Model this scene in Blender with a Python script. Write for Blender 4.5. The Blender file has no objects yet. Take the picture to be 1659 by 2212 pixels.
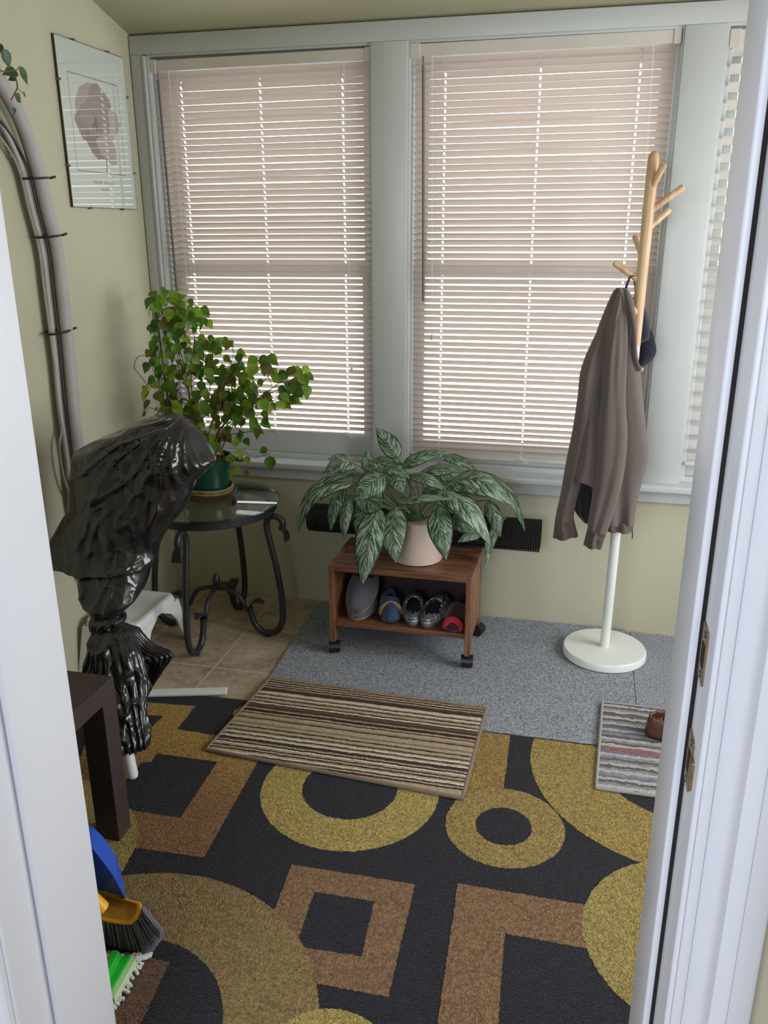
import bpy, bmesh, math, random
import numpy as np
from mathutils import Vector, Matrix, noise

# ------------------------------------------------------------------ camera
YAW, PITCH, ROLL, FPX = 0.23747639, 0.32446706, 0.00370997, 1819.856
CAM = np.array([1.752, -3.232, 1.55])
def _rot():
    cy, sy, cp, sp = math.cos(YAW), math.sin(YAW), math.cos(PITCH), math.sin(PITCH)
    f = np.array([-sy*cp, cy*cp, -sp]); r = np.array([cy, sy, 0.0]); d = np.cross(f, r)
    return np.array([r*math.cos(ROLL)+d*math.sin(ROLL), -r*math.sin(ROLL)+d*math.cos(ROLL), f])
RM = _rot()
scn = bpy.context.scene
COL = scn.collection
cam = bpy.data.cameras.new('camera')
cam.sensor_fit = 'VERTICAL'; cam.sensor_height = 24.0; cam.lens = FPX/2212*24.0; cam.clip_start = 0.02
camo = bpy.data.objects.new('camera', cam); COL.objects.link(camo)
_m = Matrix.Identity(4)
for i in range(3):
    _m[i][0] = RM[0][i]; _m[i][1] = -RM[1][i]; _m[i][2] = -RM[2][i]; _m[i][3] = CAM[i]
camo.matrix_world = _m
scn.camera = camo
# ------------------------------------------------------------------ look and light
scn.view_settings.view_transform = 'Standard'
scn.view_settings.look = 'None'
scn.view_settings.gamma = 1.0
scn.view_settings.exposure = 0.4
scn.view_settings.use_curve_mapping = False
scn.cycles.use_denoising = True
scn.cycles.max_bounces = 12
scn.cycles.diffuse_bounces = 6
scn.cycles.transmission_bounces = 10
scn.cycles.transparent_max_bounces = 24
scn.cycles.caustics_reflective = False
scn.cycles.caustics_refractive = False
scn.cycles.sample_clamp_indirect = 6.0
W = bpy.data.worlds.new('overcast_sky'); scn.world = W; W.use_nodes = True
_bg = W.node_tree.nodes['Background']
_bg.inputs[0].default_value = (0.95, 0.97, 1.0, 1); _bg.inputs[1].default_value = 2.35

def area(name, loc, direction, sx, sy, power, col):
    l = bpy.data.lights.new(name, 'AREA'); l.shape = 'RECTANGLE'; l.size = sx; l.size_y = sy
    l.energy = power; l.color = col
    o = bpy.data.objects.new(name, l); COL.objects.link(o); o.location = loc
    o.rotation_euler = Vector(direction).to_track_quat('-Z', 'Y').to_euler()
    return o
# added fill for the sun room, standing in for unseen side windows at right
area('side_daylight_fill', (3.62, -1.15, 1.35), (-1, -0.24, -0.30), 1.7, 1.35, 36, (0.93, 0.97, 1.0))
# area panel added behind the camera: frontal fill for the house room's daylight
area('house_daylight_fill', (0.9, -5.2, 1.75), (0.02, 1, -0.12), 1.8, 1.3, 58, (0.78, 0.86, 1.0))

# ------------------------------------------------------------------ helpers
def ray(x, y): return RM.T @ np.array([x-829.5, y-1106.0, FPX])
def P(x, y, ax, v):
    d = ray(x, y); t = (v-CAM[ax])/d[ax]; return Vector(CAM+d*t)
def FL(x, y, z=0.0): return P(x, y, 2, z)
rnd = random.Random(7)

class MB:
    def __init__(s): s.v = []; s.f = []; s.mi = []; s.uv = []; s.cur = 0
    def quad(s, idx, uv=None):
        s.f.append(tuple(idx)); s.mi.append(s.cur); s.uv.append(uv)
    def add(s, vs, fs, uvs=None):
        o = len(s.v); s.v += [tuple(v) for v in vs]
        for k, f in enumerate(fs):
            s.quad([i+o for i in f], uvs[k] if uvs else None)
    def box(s, x0, x1, y0, y1, z0, z1):
        vs = [(x, y, z) for x in (x0, x1) for y in (y0, y1) for z in (z0, z1)]
        s.add(vs, [(0,1,3,2),(4,6,7,5),(0,4,5,1),(2,3,7,6),(0,2,6,4),(1,5,7,3)])
        return s
    def hexa(s, b, t):   # bottom 4, top 4 (ccw)
        s.add(list(b)+list(t), [(3,2,1,0),(4,5,6,7),(0,1,5,4),(1,2,6,5),(2,3,7,6),(3,0,4,7)]); return s
    def tube(s, pts, r, n=12, cap=True, flat=1.0):
        pts = [Vector(p) for p in pts]; m = len(pts)
        rs = r if isinstance(r, (list, tuple)) else [r]*m
        t0 = (pts[1]-pts[0]).normalized()
        up = Vector((0,0,1)) if abs(t0.z) < .9 else Vector((1,0,0))
        nrm = (up-t0*up.dot(t0)).normalized()
        rings = []
        for i, p in enumerate(pts):
            if i == 0: t = pts[1]-pts[0]
            elif i == m-1: t = pts[-1]-pts[-2]
            else: t = pts[i+1]-pts[i-1]
            t = t.normalized() if t.length > 1e-9 else t0
            nn = nrm-t*nrm.dot(t)
            nrm = nn.normalized() if nn.length > 1e-6 else nrm
            b = t.cross(nrm)
            rings.append([p+(nrm*math.cos(a)+b*math.sin(a)*flat)*rs[i] for a in [2*math.pi*k/n for k in range(n)]])
        s.loft(rings, cap); return s
    def loft(s, rings, cap=True, closed=True):
        o = len(s.v); n = len(rings[0])
        for r in rings: s.v += [tuple(p) for p in r]
        for i in range(len(rings)-1):
            for k in range(n if closed else n-1):
                k2 = (k+1) % n
                s.quad((o+i*n+k, o+i*n+k2, o+(i+1)*n+k2, o+(i+1)*n+k))
        if cap and closed:
            s.quad(tuple(o+k for k in reversed(range(n)))); s.quad(tuple(o+(len(rings)-1)*n+k for k in range(n)))
        return s
    def lathe(s, prof, c=(0,0,0), n=48, cap=True):
        rings = [[(c[0]+r*math.cos(2*math.pi*k/n), c[1]+r*math.sin(2*math.pi*k/n), c[2]+z) for k in range(n)] for r, z in prof]
        s.loft(rings, cap); return s
    def prism(s, poly, z0, z1):
        n = len(poly)
        s.add([(p[0], p[1], z0) for p in poly]+[(p[0], p[1], z1) for p in poly],
              [tuple(reversed(range(n))), tuple(range(n, 2*n))]+[(i, (i+1) % n, n+(i+1) % n, n+i) for i in range(n)])
        return s
    def build(s, name, mats, parent=None, smooth=False, bevel=0, bseg=2, loc=None, recalc=True, solid=0, sub=0):
        me = bpy.data.meshes.new(name); me.from_pydata(s.v, [], s.f)
        if any(u is not None for u in s.uv):
            ul = me.uv_layers.new(name='UVMap'); i = 0
            for fi, f in enumerate(s.f):
                for k in range(len(f)):
                    ul.data[i].uv = s.uv[fi][k] if s.uv[fi] else (0, 0); i += 1
        for m in (mats if isinstance(mats, (list, tuple)) else [mats]): me.materials.append(m)
        me.polygons.foreach_set('material_index', s.mi)
        if recalc or bevel:
            bm = bmesh.new(); bm.from_mesh(me)
            if recalc: bmesh.ops.recalc_face_normals(bm, faces=bm.faces)
            if bevel:
                es = [e for e in bm.edges if len(e.link_faces) == 2 and e.calc_face_angle(0) > 0.6]
                bmesh.ops.bevel(bm, geom=es, offset=bevel, segments=bseg, profile=.5, affect='EDGES', clamp_overlap=True)
            bm.to_mesh(me); bm.free()
        if smooth:
            me.polygons.foreach_set('use_smooth', [True]*len(me.polygons))
            if smooth != 'all':
                try: me.set_sharp_from_angle(angle=math.radians(40 if smooth is True else smooth))
                except Exception: pass
        me.update()
        o = bpy.data.objects.new(name, me); COL.objects.link(o)
        if loc: o.location = loc
        if parent:
            o.parent = parent
            if not loc: o.matrix_parent_inverse = parent.matrix_basis.inverted()
        if solid:
            md = o.modifiers.new('thickness', 'SOLIDIFY'); md.thickness = solid; md.offset = 0
        if sub:
            md = o.modifiers.new('smooth', 'SUBSURF'); md.levels = sub; md.render_levels = sub
        return o
def tag(o, label, cat, group=None):
    o['label'] = label; o['category'] = cat
    if group: o['group'] = group
    return o
def thing(name, label, cat, loc, group=None):
    o = bpy.data.objects.new(name, None); COL.objects.link(o); o.location = loc; o.empty_display_size = .05
    return tag(o, label, cat, group)
def struct(o): o['kind'] = 'structure'; return o
def sempty(name, loc):
    o = bpy.data.objects.new(name, None); COL.objects.link(o); o.location = loc; o['kind'] = 'structure'; return o
def bez(pts, n=8):   # catmull-rom through points
    pts = [Vector(p) for p in pts]; out = []
    ext = [2*pts[0]-pts[1]]+pts+[2*pts[-1]-pts[-2]]
    for i in range(1, len(ext)-2):
        a, b, c, d = ext[i-1:i+3]
        for k in range(n):
            t = k/n
            out.append(.5*((2*b)+(c-a)*t+(2*a-5*b+4*c-d)*t*t+(3*b-a-3*c+d)*t**3))
    out.append(pts[-1]); return out

# ------------------------------------------------------------------ materials
def lin(c): return tuple(((v/255)/12.92 if v/255 <= .04045 else ((v/255+.055)/1.055)**2.4) for v in c)+(1,)
class N:
    def __init__(s, name):
        s.m = bpy.data.materials.new(name); s.m.use_nodes = True; s.t = s.m.node_tree
        s.p = s.t.nodes['Principled BSDF']; s.out = s.t.nodes['Material Output']
    def n(s, ty, **k):
        nd = s.t.nodes.new(ty)
        for a, b in k.items(): setattr(nd, a, b)
        return nd
    def l(s, a, b): s.t.links.new(a, b)
    def co(s, kind='Object'):
        return s.n('ShaderNodeTexCoord').outputs[kind]
    def mp(s, src, sc=(1,1,1), rot=(0,0,0)):
        m = s.n('ShaderNodeMapping'); m.inputs['Scale'].default_value = sc; m.inputs['Rotation'].default_value = rot
        s.l(src, m.inputs[0]); return m.outputs[0]
    def noise(s, vec, scale, detail=3, rough=.5, dist=0):
        n = s.n('ShaderNodeTexNoise'); n.inputs['Scale'].default_value = scale; n.inputs['Detail'].default_value = detail
        n.inputs['Roughness'].default_value = rough; n.inputs['Distortion'].default_value = dist
        s.l(vec, n.inputs['Vector']); return n.outputs['Fac']
    def ramp(s, fac, stops, interp='LINEAR'):
        r = s.n('ShaderNodeValToRGB'); r.color_ramp.interpolation = interp
        e = r.color_ramp.elements
        while len(e) < len(stops): e.new(.5)
        for i, (p_, c) in enumerate(stops): e[i].position = p_; e[i].color = c
        s.l(fac, r.inputs[0]); return r.outputs[0]
    def mix(s, fac, a, b, mode='MIX'):
        m = s.n('ShaderNodeMix', data_type='RGBA', blend_type=mode)
        for sock, v in ((m.inputs['Factor'], fac), (m.inputs['A'], a), (m.inputs['B'], b)):
            pass
        ins = [i for i in m.inputs if i.enabled]
        for sock, v in zip((m.inputs[0], m.inputs[6], m.inputs[7]), (fac, a, b)):
            if hasattr(v, 'is_linked') or isinstance(v, bpy.types.NodeSocket): s.l(v, sock)
            else: sock.default_value = v
        return m.outputs[2]
    def math(s, op, a, b=None, c=None):
        m = s.n('ShaderNodeMath', operation=op)
        for i, v in enumerate((a, b, c)):
            if v is None: continue
            if isinstance(v, bpy.types.NodeSocket): s.l(v, m.inputs[i])
            else: m.inputs[i].default_value = v
        return m.outputs[0]
    def bump(s, h, strength=.3, dist=.01):
        b = s.n('ShaderNodeBump'); b.inputs['Strength'].default_value = strength; b.inputs['Distance'].default_value = dist
        s.l(h, b.inputs['Height']); s.l(b.outputs[0], s.p.inputs['Normal']); return b
    def col(s, c):
        if isinstance(c, bpy.types.NodeSocket): s.l(c, s.p.inputs['Base Color'])
        else: s.p.inputs['Base Color'].default_value = c
    def rough(s, r): s.p.inputs['Roughness'].default_value = r
    def translucent(s, fac, col=None):
        tr = s.n('ShaderNodeBsdfTranslucent'); mx = s.n('ShaderNodeMixShader'); mx.inputs[0].default_value = fac
        if isinstance(col, bpy.types.NodeSocket): s.l(col, tr.inputs[0])
        elif col: tr.inputs[0].default_value = col
        s.l(s.p.outputs[0], mx.inputs[1]); s.l(tr.outputs[0], mx.inputs[2]); s.l(mx.outputs[0], s.out.inputs[0])

def paint(name, c, rough=.5, var=.05, scale=6, bump=.06, bscale=90, metal=0, spec=None):
    k = N(name); v = k.co()
    f = k.noise(v, scale, 4)
    a = tuple(x*(1-var) for x in c[:3])+(1,); b = tuple(min(1, x*(1+var)) for x in c[:3])+(1,)
    k.col(k.ramp(f, [(.3, a), (.7, b)])); k.rough(rough); k.p.inputs['Metallic'].default_value = metal
    if spec is not None: k.p.inputs['Specular IOR Level'].default_value = spec
    if bump: k.bump(k.noise(v, bscale, 3), bump, .004)
    return k.m
def wood(name, c1, c2, c3, axis=0, scale=1.0, rough=.4, ring=26):
    k = N(name); v = k.co(); sc = [1,1,1]; sc[axis] = .09
    w = k.mp(v, tuple(x*scale for x in sc))
    f = k.noise(w, ring, 5, .62, .8); g = k.noise(w, ring*5, 3)
    k.col(k.mix(k.math('MULTIPLY', g, .35), k.ramp(f, [(.32, c3), (.47, c1), (.6, c2)]), c3)); k.rough(rough)
    k.bump(g, .08, .002); return k.m
def glass(name, tint, glossy=1.0):
    m = bpy.data.materials.new(name); m.use_nodes = True; t = m.node_tree; t.nodes.clear()
    out = t.nodes.new('ShaderNodeOutputMaterial'); mx = t.nodes.new('ShaderNodeMixShader')
    tr = t.nodes.new('ShaderNodeBsdfTransparent'); tr.inputs[0].default_value = tint
    gl = t.nodes.new('ShaderNodeBsdfGlossy'); gl.inputs['Roughness'].default_value = .01
    fr = t.nodes.new('ShaderNodeFresnel'); ge = t.nodes.new('ShaderNodeNewGeometry'); mr = t.nodes.new('ShaderNodeMapRange')
    mr.inputs[3].default_value = 1.5; mr.inputs[4].default_value = 1/1.5; t.links.new(ge.outputs['Backfacing'], mr.inputs[0]); t.links.new(mr.outputs[0], fr.inputs[0])
    mu = t.nodes.new('ShaderNodeMath'); mu.operation = 'MULTIPLY'; mu.inputs[1].default_value = glossy
    t.links.new(fr.outputs[0], mu.inputs[0]); t.links.new(mu.outputs[0], mx.inputs[0])
    t.links.new(tr.outputs[0], mx.inputs[1]); t.links.new(gl.outputs[0], mx.inputs[2]); t.links.new(mx.outputs[0], out.inputs[0])
    return m

M = {}
M['wall'] = paint('sage_wall_paint', lin((188, 184, 161)), .7, .025, 3, .12, 260)
M['ceiling'] = paint('olive_ceiling_paint', lin((172, 168, 140)), .75, .03, 3, .15, 200)
M['trim'] = paint('white_gloss_paint', lin((192, 195, 196)), .38, .025, 5, .10, 35)
M['jamb'] = paint('white_door_paint', lin((220, 222, 232)), .35, .015, 5, .05, 30)
M['white_plastic'] = paint('white_plastic', lin((226, 228, 228)), .35, .02, 8, .03, 120)
M['white_metal'] = paint('white_powder_coat', lin((224, 226, 222)), .4, .01, 8, .02, 200)
M['black_metal'] = paint('black_painted_iron', lin((38, 39, 42)), .42, .15, 30, .1, 120)
M['black_plastic'] = paint('black_plastic', lin((24, 24, 27)), .4, .1, 20, .05, 120)
M['dark_laminate'] = paint('black_brown_laminate', lin((62, 49, 51)), .45, .08, 12, .04, 200)
M['hose'] = paint('grey_hose_cover', lin((176, 168, 170)), .6, .06, 20, .25, 60)
M['cable'] = paint('grey_cable', lin((150, 146, 136)), .5, .06, 20, .05, 60)
M['dark_cable'] = paint('dark_cable', lin((52, 50, 56)), .5, .06, 20, .05, 60)
M['brass'] = paint('worn_brass', lin((150, 128, 92)), .35, .35, 60, .1, 200, metal=.8)
M['hole'] = paint('dark_recess', lin((26, 20, 18)), .9, .1, 20, 0)
M['pane'] = glass('clear_window_glass', (.97, .99, .98, 1), .6)
M['table_glass'] = glass('bevelled_table_glass', (.86, .95, .92, 1), 1.6)
M['table_glass_edge'] = glass('glass_edge', (.45, .68, .62, 1), 1.2)
M['picture_glass'] = glass('picture_glass', (.98, .99, .98, 1), 1.5)

def slat_mat(name, c, tl):
    k = N(name); v = k.co(); f = k.noise(k.mp(v, (1, 1, 30)), 3, 3)
    cc = k.ramp(f, [(.3, tuple(x*.96 for x in c[:3])+(1,)), (.7, c)])
    k.col(cc); k.rough(.45); k.translucent(tl, (min(1, c[0]*1.05), c[1]*.93, c[2]*.86, 1)); return k.m
M['slat'] = slat_mat('cream_vinyl_slat', lin((202, 189, 180)), .14)
M['slat_white'] = slat_mat('white_vinyl_slat', lin((208, 202, 194)), .10)
M['headrail'] = paint('cream_headrail', lin((205, 198, 190)), .45, .04, 10, .04, 80)
M['cord'] = paint('white_cord', lin((225, 222, 212)), .8, .05, 60, 0)
M['wand'] = paint('clear_grey_wand', lin((112, 108, 110)), .25, .05, 20, 0)

# tile floor
def tile_mat():
    k = N('beige_ceramic_tile'); v = k.co()
    sep = k.n('ShaderNodeSeparateXYZ'); k.l(v, sep.inputs[0])
    def grid(o, off):
        a = k.math('ADD', o, off); a = k.math('DIVIDE', a, .334); a = k.math('FRACT', a)
        a = k.math('ABSOLUTE', k.math('SUBTRACT', a, .5)); return a
    gx = grid(sep.outputs[0], 10*.334-.142); gy = grid(sep.outputs[1], 20*.334-.006)
    m = k.math('MAXIMUM', gx, gy)
    g = k.math('GREATER_THAN', k.math('ADD', m, k.math('MULTIPLY', k.noise(v, 40, 2), .004)), .4905)
    n1 = k.noise(v, 7, 6, .65, .6); n2 = k.noise(v, 38, 5, .7)
    c = k.ramp(k.math('ADD', k.math('MULTIPLY', n1, .6), k.math('MULTIPLY', n2, .4)),
               [(.36, lin((134, 117, 101))), (.48, lin((172, 153, 134))), (.62, lin((196, 178, 158)))])
    k.col(k.mix(g, c, lin((204, 186, 162)))); k.rough(.42)
    k.bump(k.math('SUBTRACT', k.math('MULTIPLY', n2, .2), g), .5, .004); return k.m
M['tile'] = tile_mat()
def carpet_grey():
    k = N('grey_needle_carpet'); v = k.co()
    n1 = k.noise(v, 170, 3, .85); n2 = k.noise(v, 520, 2, .8); n3 = k.noise(v, 5, 3)
    f = k.math('ADD', k.math('MULTIPLY', n1, .6), k.math('MULTIPLY', n2, .4))
    c = k.ramp(f, [(.40, lin((50, 53, 60))), (.5, lin((150, 154, 163))), (.60, lin((196, 200, 206)))])
    k.col(k.mix(k.math('MULTIPLY', n3, .25), c, lin((92, 96, 104)))); k.rough(.95); k.p.inputs['Specular IOR Level'].default_value = .1
    k.bump(f, .8, .004); return k.m
M['carpet'] = carpet_grey()
def pile(name, c, c2=None, y0=-1.1, y1=-1.6, dark=False):
    k = N(name); v = k.co()
    n1 = k.noise(v, 120, 3, .8); n2 = k.noise(v, 330, 2, .75)
    vo = k.n('ShaderNodeTexVoronoi'); vo.inputs['Scale'].default_value = 260; k.l(v, vo.inputs['Vector'])
    f = k.math('ADD', k.math('MULTIPLY', n1, .55), k.math('MULTIPLY', n2, .45))
    base = c
    if c2:
        sep = k.n('ShaderNodeSeparateXYZ'); k.l(v, sep.inputs[0])
        mr = k.n('ShaderNodeMapRange'); mr.inputs[1].default_value = y0; mr.inputs[2].default_value = y1
        mr.clamp = True; k.l(k.math('ADD', sep.outputs[1], k.math('MULTIPLY', k.math('SUBTRACT', n1, .5), .12)), mr.inputs[0])
        base = k.mix(mr.outputs[0], c, c2)
    lo = k.mix(1.0, base, (.50, .47, .44, 1), 'MULTIPLY'); hi = k.mix(1.0, base, ((1.8, 1.8, 1.85, 1) if dark else (1.65, 1.65, 1.65, 1)), 'MULTIPLY')
    mr2 = k.n('ShaderNodeMapRange'); mr2.inputs[1].default_value = .40; mr2.inputs[2].default_value = .60; mr2.clamp = True
    k.l(f, mr2.inputs[0]); cc = k.mix(mr2.outputs[0], lo, hi)
    if dark:   # stray lint
        l = k.n('ShaderNodeTexVoronoi'); l.inputs['Scale'].default_value = 75; k.l(v, l.inputs['Vector'])
        cc = k.mix(k.math('LESS_THAN', l.outputs['Distance'], .055), cc, lin((150, 140, 130)))
    k.col(cc); k.rough(1); k.p.inputs['Specular IOR Level'].default_value = .1
    k.p.inputs['Sheen Weight'].default_value = .15
    k.bump(k.math('ADD', k.math('MULTIPLY', n2, .8), k.math('MULTIPLY', vo.outputs['Distance'], -.6)), 1.0, .014); return k.m
DK = lin((35, 35, 46))
M['pile_dark'] = pile('charcoal_pile', DK, dark=True)
M['pile_frame'] = pile('ochre_to_brown_pile', lin((198, 158, 78)), lin((158, 114, 76)), -1.12, -1.42)
M['pile_ring'] = pile('yellow_pile', lin((198, 174, 98)))
M['pile_tan'] = pile('tan_pile', lin((178, 150, 88)))
M['pile_rect'] = pile('amber_pile', lin((176, 142, 76)))
M['pile_arc'] = pile('gold_pile', lin((182, 156, 86)))
M['pile_lime'] = pile('lime_pile', lin((182, 162, 92)))
M['pile_brown'] = pile('brown_pile', lin((156, 118, 84)))
M['pile_brown2'] = pile('dark_brown_pile', lin((128, 94, 74)))
M['pile_olive'] = pile('olive_pile', lin((162, 136, 86)))

def stripes(name, seq, L, axis, wob=.004, fleck=0.0):
    """seq: colours of the yarn rows, across `axis` over length L (local coordinates)"""
    k = N(name); v = k.co(); sep = k.n('ShaderNodeSeparateXYZ'); k.l(v, sep.inputs[0])
    o = sep.outputs[axis]
    nz = k.math('MULTIPLY', k.math('SUBTRACT', k.noise(k.mp(v, (1, 1, 1)), 55, 3, .6), .5), wob)
    u = k.math('DIVIDE', k.math('ADD', o, nz), L)
    acc = None; lim = 30
    n = len(seq); chunks = [seq[i:i+lim] for i in range(0, n, lim)]
    for ci, ch in enumerate(chunks):
        a = ci*lim/n; b = min(1, (ci+1)*lim/n)
        uu = k.math('DIVIDE', k.math('SUBTRACT', u, a), b-a)
        r = k.ramp(uu, [(i/len(ch), c) for i, c in enumerate(ch)], 'CONSTANT')
        acc = r if acc is None else k.mix(k.math('GREATER_THAN', u, a), acc, r)
    n1 = k.noise(v, 260, 3, .8)
    mr = k.n('ShaderNodeMapRange'); mr.inputs[1].default_value = .3; mr.inputs[2].default_value = .7; k.l(n1, mr.inputs[0])
    lo = k.mix(1.0, acc, (.55, .55, .55, 1), 'MULTIPLY'); hi = k.mix(1.0, acc, (1.3, 1.3, 1.3, 1), 'MULTIPLY')
    k.col(k.mix(mr.outputs[0], lo, hi)); k.rough(1); k.p.inputs['Specular IOR Level'].default_value = .1
    rows = k.math('SINE', k.math('MULTIPLY', k.math('ADD', o, nz), 2*math.pi*n/L))
    k.bump(k.math('ADD', n1, k.math('MULTIPLY', rows, .25)), .8, .006); return k.m

# black rubbish bag
def bag_mat():
    k = N('black_polythene'); v = k.co()
    k.col(lin((27, 27, 32))); k.rough(.24); k.p.inputs['Coat Weight'].default_value = .35; k.p.inputs['Coat Roughness'].default_value = .12; k.p.inputs['Specular IOR Level'].default_value = .62
    w = k.n('ShaderNodeTexNoise'); w.noise_type = 'RIDGED_MULTIFRACTAL'; w.inputs['Scale'].default_value = 5; w.inputs['Detail'].default_value = 5
    w.inputs['Distortion'].default_value = .6
    k.l(k.mp(v, (1, 1, .45), (0, .5, 0)), w.inputs['Vector'])
    w2 = k.noise(k.mp(v, (1, 1, .4), (0, -.7, 0)), 22, 4, .6, 1.2)
    k.bump(k.math('ADD', k.math('MULTIPLY', w.outputs['Fac'], .8), k.math('MULTIPLY', w2, .5)), .25, .010); return k.m
M['bag'] = bag_mat()
def fabric(name, c, sc=700, var=.12, big=.1, rough=.95, bump=.4):
    k = N(name); v = k.co(); n = k.noise(v, sc, 2, .7); g = k.noise(v, 9, 3)
    c1 = k.ramp(n, [(.3, tuple(x*(1-var) for x in c[:3])+(1,)), (.7, tuple(x*(1+var) for x in c[:3])+(1,))])
    k.col(k.mix(k.math('MULTIPLY', g, big), c1, tuple(x*.5 for x in c[:3])+(1,))); k.rough(rough)
    k.p.inputs['Specular IOR Level'].default_value = .15; k.p.inputs['Sheen Weight'].default_value = .25
    k.bump(n, bump, .002); return k.m
M['jacket'] = fabric('taupe_fleece_cotton', lin((100, 89, 86)))
M['jacket_rib'] = fabric('ribbed_taupe_knit', lin((90, 78, 75)), 300, .2, .1, .95, .8)
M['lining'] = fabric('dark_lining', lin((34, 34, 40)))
M['navy'] = fabric('navy_cotton', lin((33, 36, 50)))
M['grey_felt'] = fabric('grey_felt', lin((92, 92, 100)))
M['blue_knit'] = fabric('blue_knit', lin((60, 76, 112)), 160, .5, .3)
M['navy_knit'] = fabric('dark_navy_knit', lin((24, 28, 42)), 160, .5)
M['tan_felt'] = fabric('tan_strap', lin((168, 132, 92)))
M['red_felt'] = fabric('red_felt', lin((176, 48, 66)), 250)
M['maroon'] = fabric('maroon_felt', lin((70, 24, 36)), 250)
M['royal'] = fabric('blue_felt_sole', lin((48, 62, 140)), 250)
M['rubber_grey'] = paint('grey_rubber_sole', lin((78, 80, 86)), .7, .05, 20, .1, 100)
M['rubber_mat'] = None
def rubmat():
    k = N('black_ribbed_rubber'); v = k.co(); vo = k.n('ShaderNodeTexVoronoi'); vo.inputs['Scale'].default_value = 120; k.l(v, vo.inputs['Vector'])
    k.col(k.ramp(vo.outputs['Distance'], [(0, lin((40, 40, 46))), (.6, lin((14, 14, 17)))])); k.rough(.75)
    k.bump(vo.outputs['Distance'], 1, .008); return k.m
M['rubber_mat'] = rubmat()
def plaid():
    k = N('plaid_flannel'); v = k.co(); sep = k.n('ShaderNodeSeparateXYZ'); k.l(v, sep.inputs[0])
    def band(o, f, w, ph=0):
        return k.math('LESS_THAN', k.math('FRACT', k.math('ADD', k.math('MULTIPLY', o, f), ph)), w)
    a = k.math('ADD', sep.outputs[0], k.math('MULTIPLY', sep.outputs[1], .5)); b = sep.outputs[2]
    c = k.mix(k.math('MULTIPLY', band(a, 24, .5), .7), lin((188, 184, 182)), lin((52, 56, 76)))
    c = k.mix(k.math('MULTIPLY', band(b, 30, .5), .7), c, lin((58, 62, 82)))
    c = k.mix(band(a, 24, .08, .3), c, lin((20, 20, 26))); c = k.mix(band(b, 30, .1, .3), c, lin((20, 20, 26)))
    k.col(c); k.rough(.95); k.bump(k.noise(v, 500, 2), .4, .002); return k.m
M['plaid'] = plaid()
M['leather'] = paint('brown_leather', lin((92, 58, 42)), .38, .25, 18, .2, 120)
M['leather_dark'] = paint('dark_toe_leather', lin((52, 34, 30)), .4, .2, 18, .2, 120)
M['insole'] = fabric('tan_insole', lin((150, 118, 96)))
M['cart_x'] = wood('oak_veneer', lin((112, 72, 50)), lin((140, 96, 68)), lin((58, 34, 26)), 0, 1, .42)
M['cart_z'] = wood('oak_veneer_upright', lin((120, 80, 56)), lin((148, 104, 74)), lin((70, 44, 32)), 2, 1, .42)
M['birch'] = wood('pale_birch', lin((198, 166, 128)), lin((212, 182, 146)), lin((172, 136, 98)), 2, 1, .45, 40)
M['pot_beige'] = paint('beige_glazed_pot', lin((208, 188, 176)), .3, .03, 8, .02, 60)
M['soil'] = paint('dark_soil', lin((30, 25, 22)), 1, .4, 80, 1, 120)
M['pot_green'] = paint('green_glazed_pot', lin((22, 62, 48)), .25, .1, 8, .03, 60)
M['rope'] = paint('worn_green_gold_rope', lin((120, 110, 70)), .6, .5, 40, .3, 120)
M['saucer'] = paint('brown_saucer', lin((70, 46, 34)), .4, .2, 20, .05, 80)
M['stem'] = paint('reddish_stem', lin((112, 78, 56)), .7, .3, 30, .2, 90)
M['stalk'] = paint('green_leaf_stalk', lin((84, 108, 76)), .5, .2, 30, .1, 90)
M['blue'] = paint('blue_plastic', lin((44, 92, 205)), .35, .06, 10, .03, 80)
M['yellow'] = paint('yellow_plastic', lin((236, 178, 28)), .35, .05, 10, .03, 80)
M['dusty_yellow'] = paint('dusty_yellow_plastic', lin((190, 144, 52)), .6, .2, 40, .1, 80)
M['bristle'] = paint('grey_bristle', lin((118, 120, 132)), .6, .3, 200, 0)
M['mop_green'] = paint('green_plastic', lin((38, 178, 52)), .35, .06, 10, .03, 80)
M['mop_pale'] = paint('pale_green_edge', lin((196, 222, 176)), .5, .05, 10, .03, 80)
M['yarn'] = fabric('white_mop_yarn', lin((206, 208, 202)), 160, .2, .1, 1, 1)
M['binding'] = fabric('brown_binding_tape', lin((132, 112, 94)), 300)
M['binding_grey'] = fabric('grey_binding', lin((156, 154, 154)), 300)
M['paper'] = paint('white_mat_board', lin((226, 230, 226)), .6, .01, 5, 0)
M['frame_line'] = paint('grey_rule_line', lin((150, 148, 142)), .6, .01, 5, 0)
M['backing'] = paint('hardboard_backing', lin((70, 58, 52)), .8, .05, 30, 0)
M['clip'] = paint('steel_clip', lin((120, 116, 112)), .35, .1, 30, 0, metal=.7)

# ------------------------------------------------------------------ the setting
XR = 3.5          # right wall
YD0, YD1 = -2.43, -2.23   # door wall, house side / sun room side
st = MB().box(-.3, XR+.3, -6.4, .2, -.12, 0).build('floor', M['tile']); struct(st)
# back wall: below windows, above windows
b = MB(); b.box(-.2, XR+.15, 0, .16, 0, .60); b.box(-.2, XR+.15, 0, .16, 2.165, 3.1)
b.box(-.2, .055, 0, .16, .6, 2.165); b.box(.94, 1.055, .02, .16, .6, 2.165); b.box(1.99, 2.11, .02, .16, .6, 2.165); b.box(2.98, XR+.15, 0, .16, .6, 2.165)
struct(b.build('wall_back', M['wall'], bevel=0))
struct(MB().box(-.16, 0, YD1, .0, 0, 3.3).build('wall_left', M['wall']))
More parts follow.
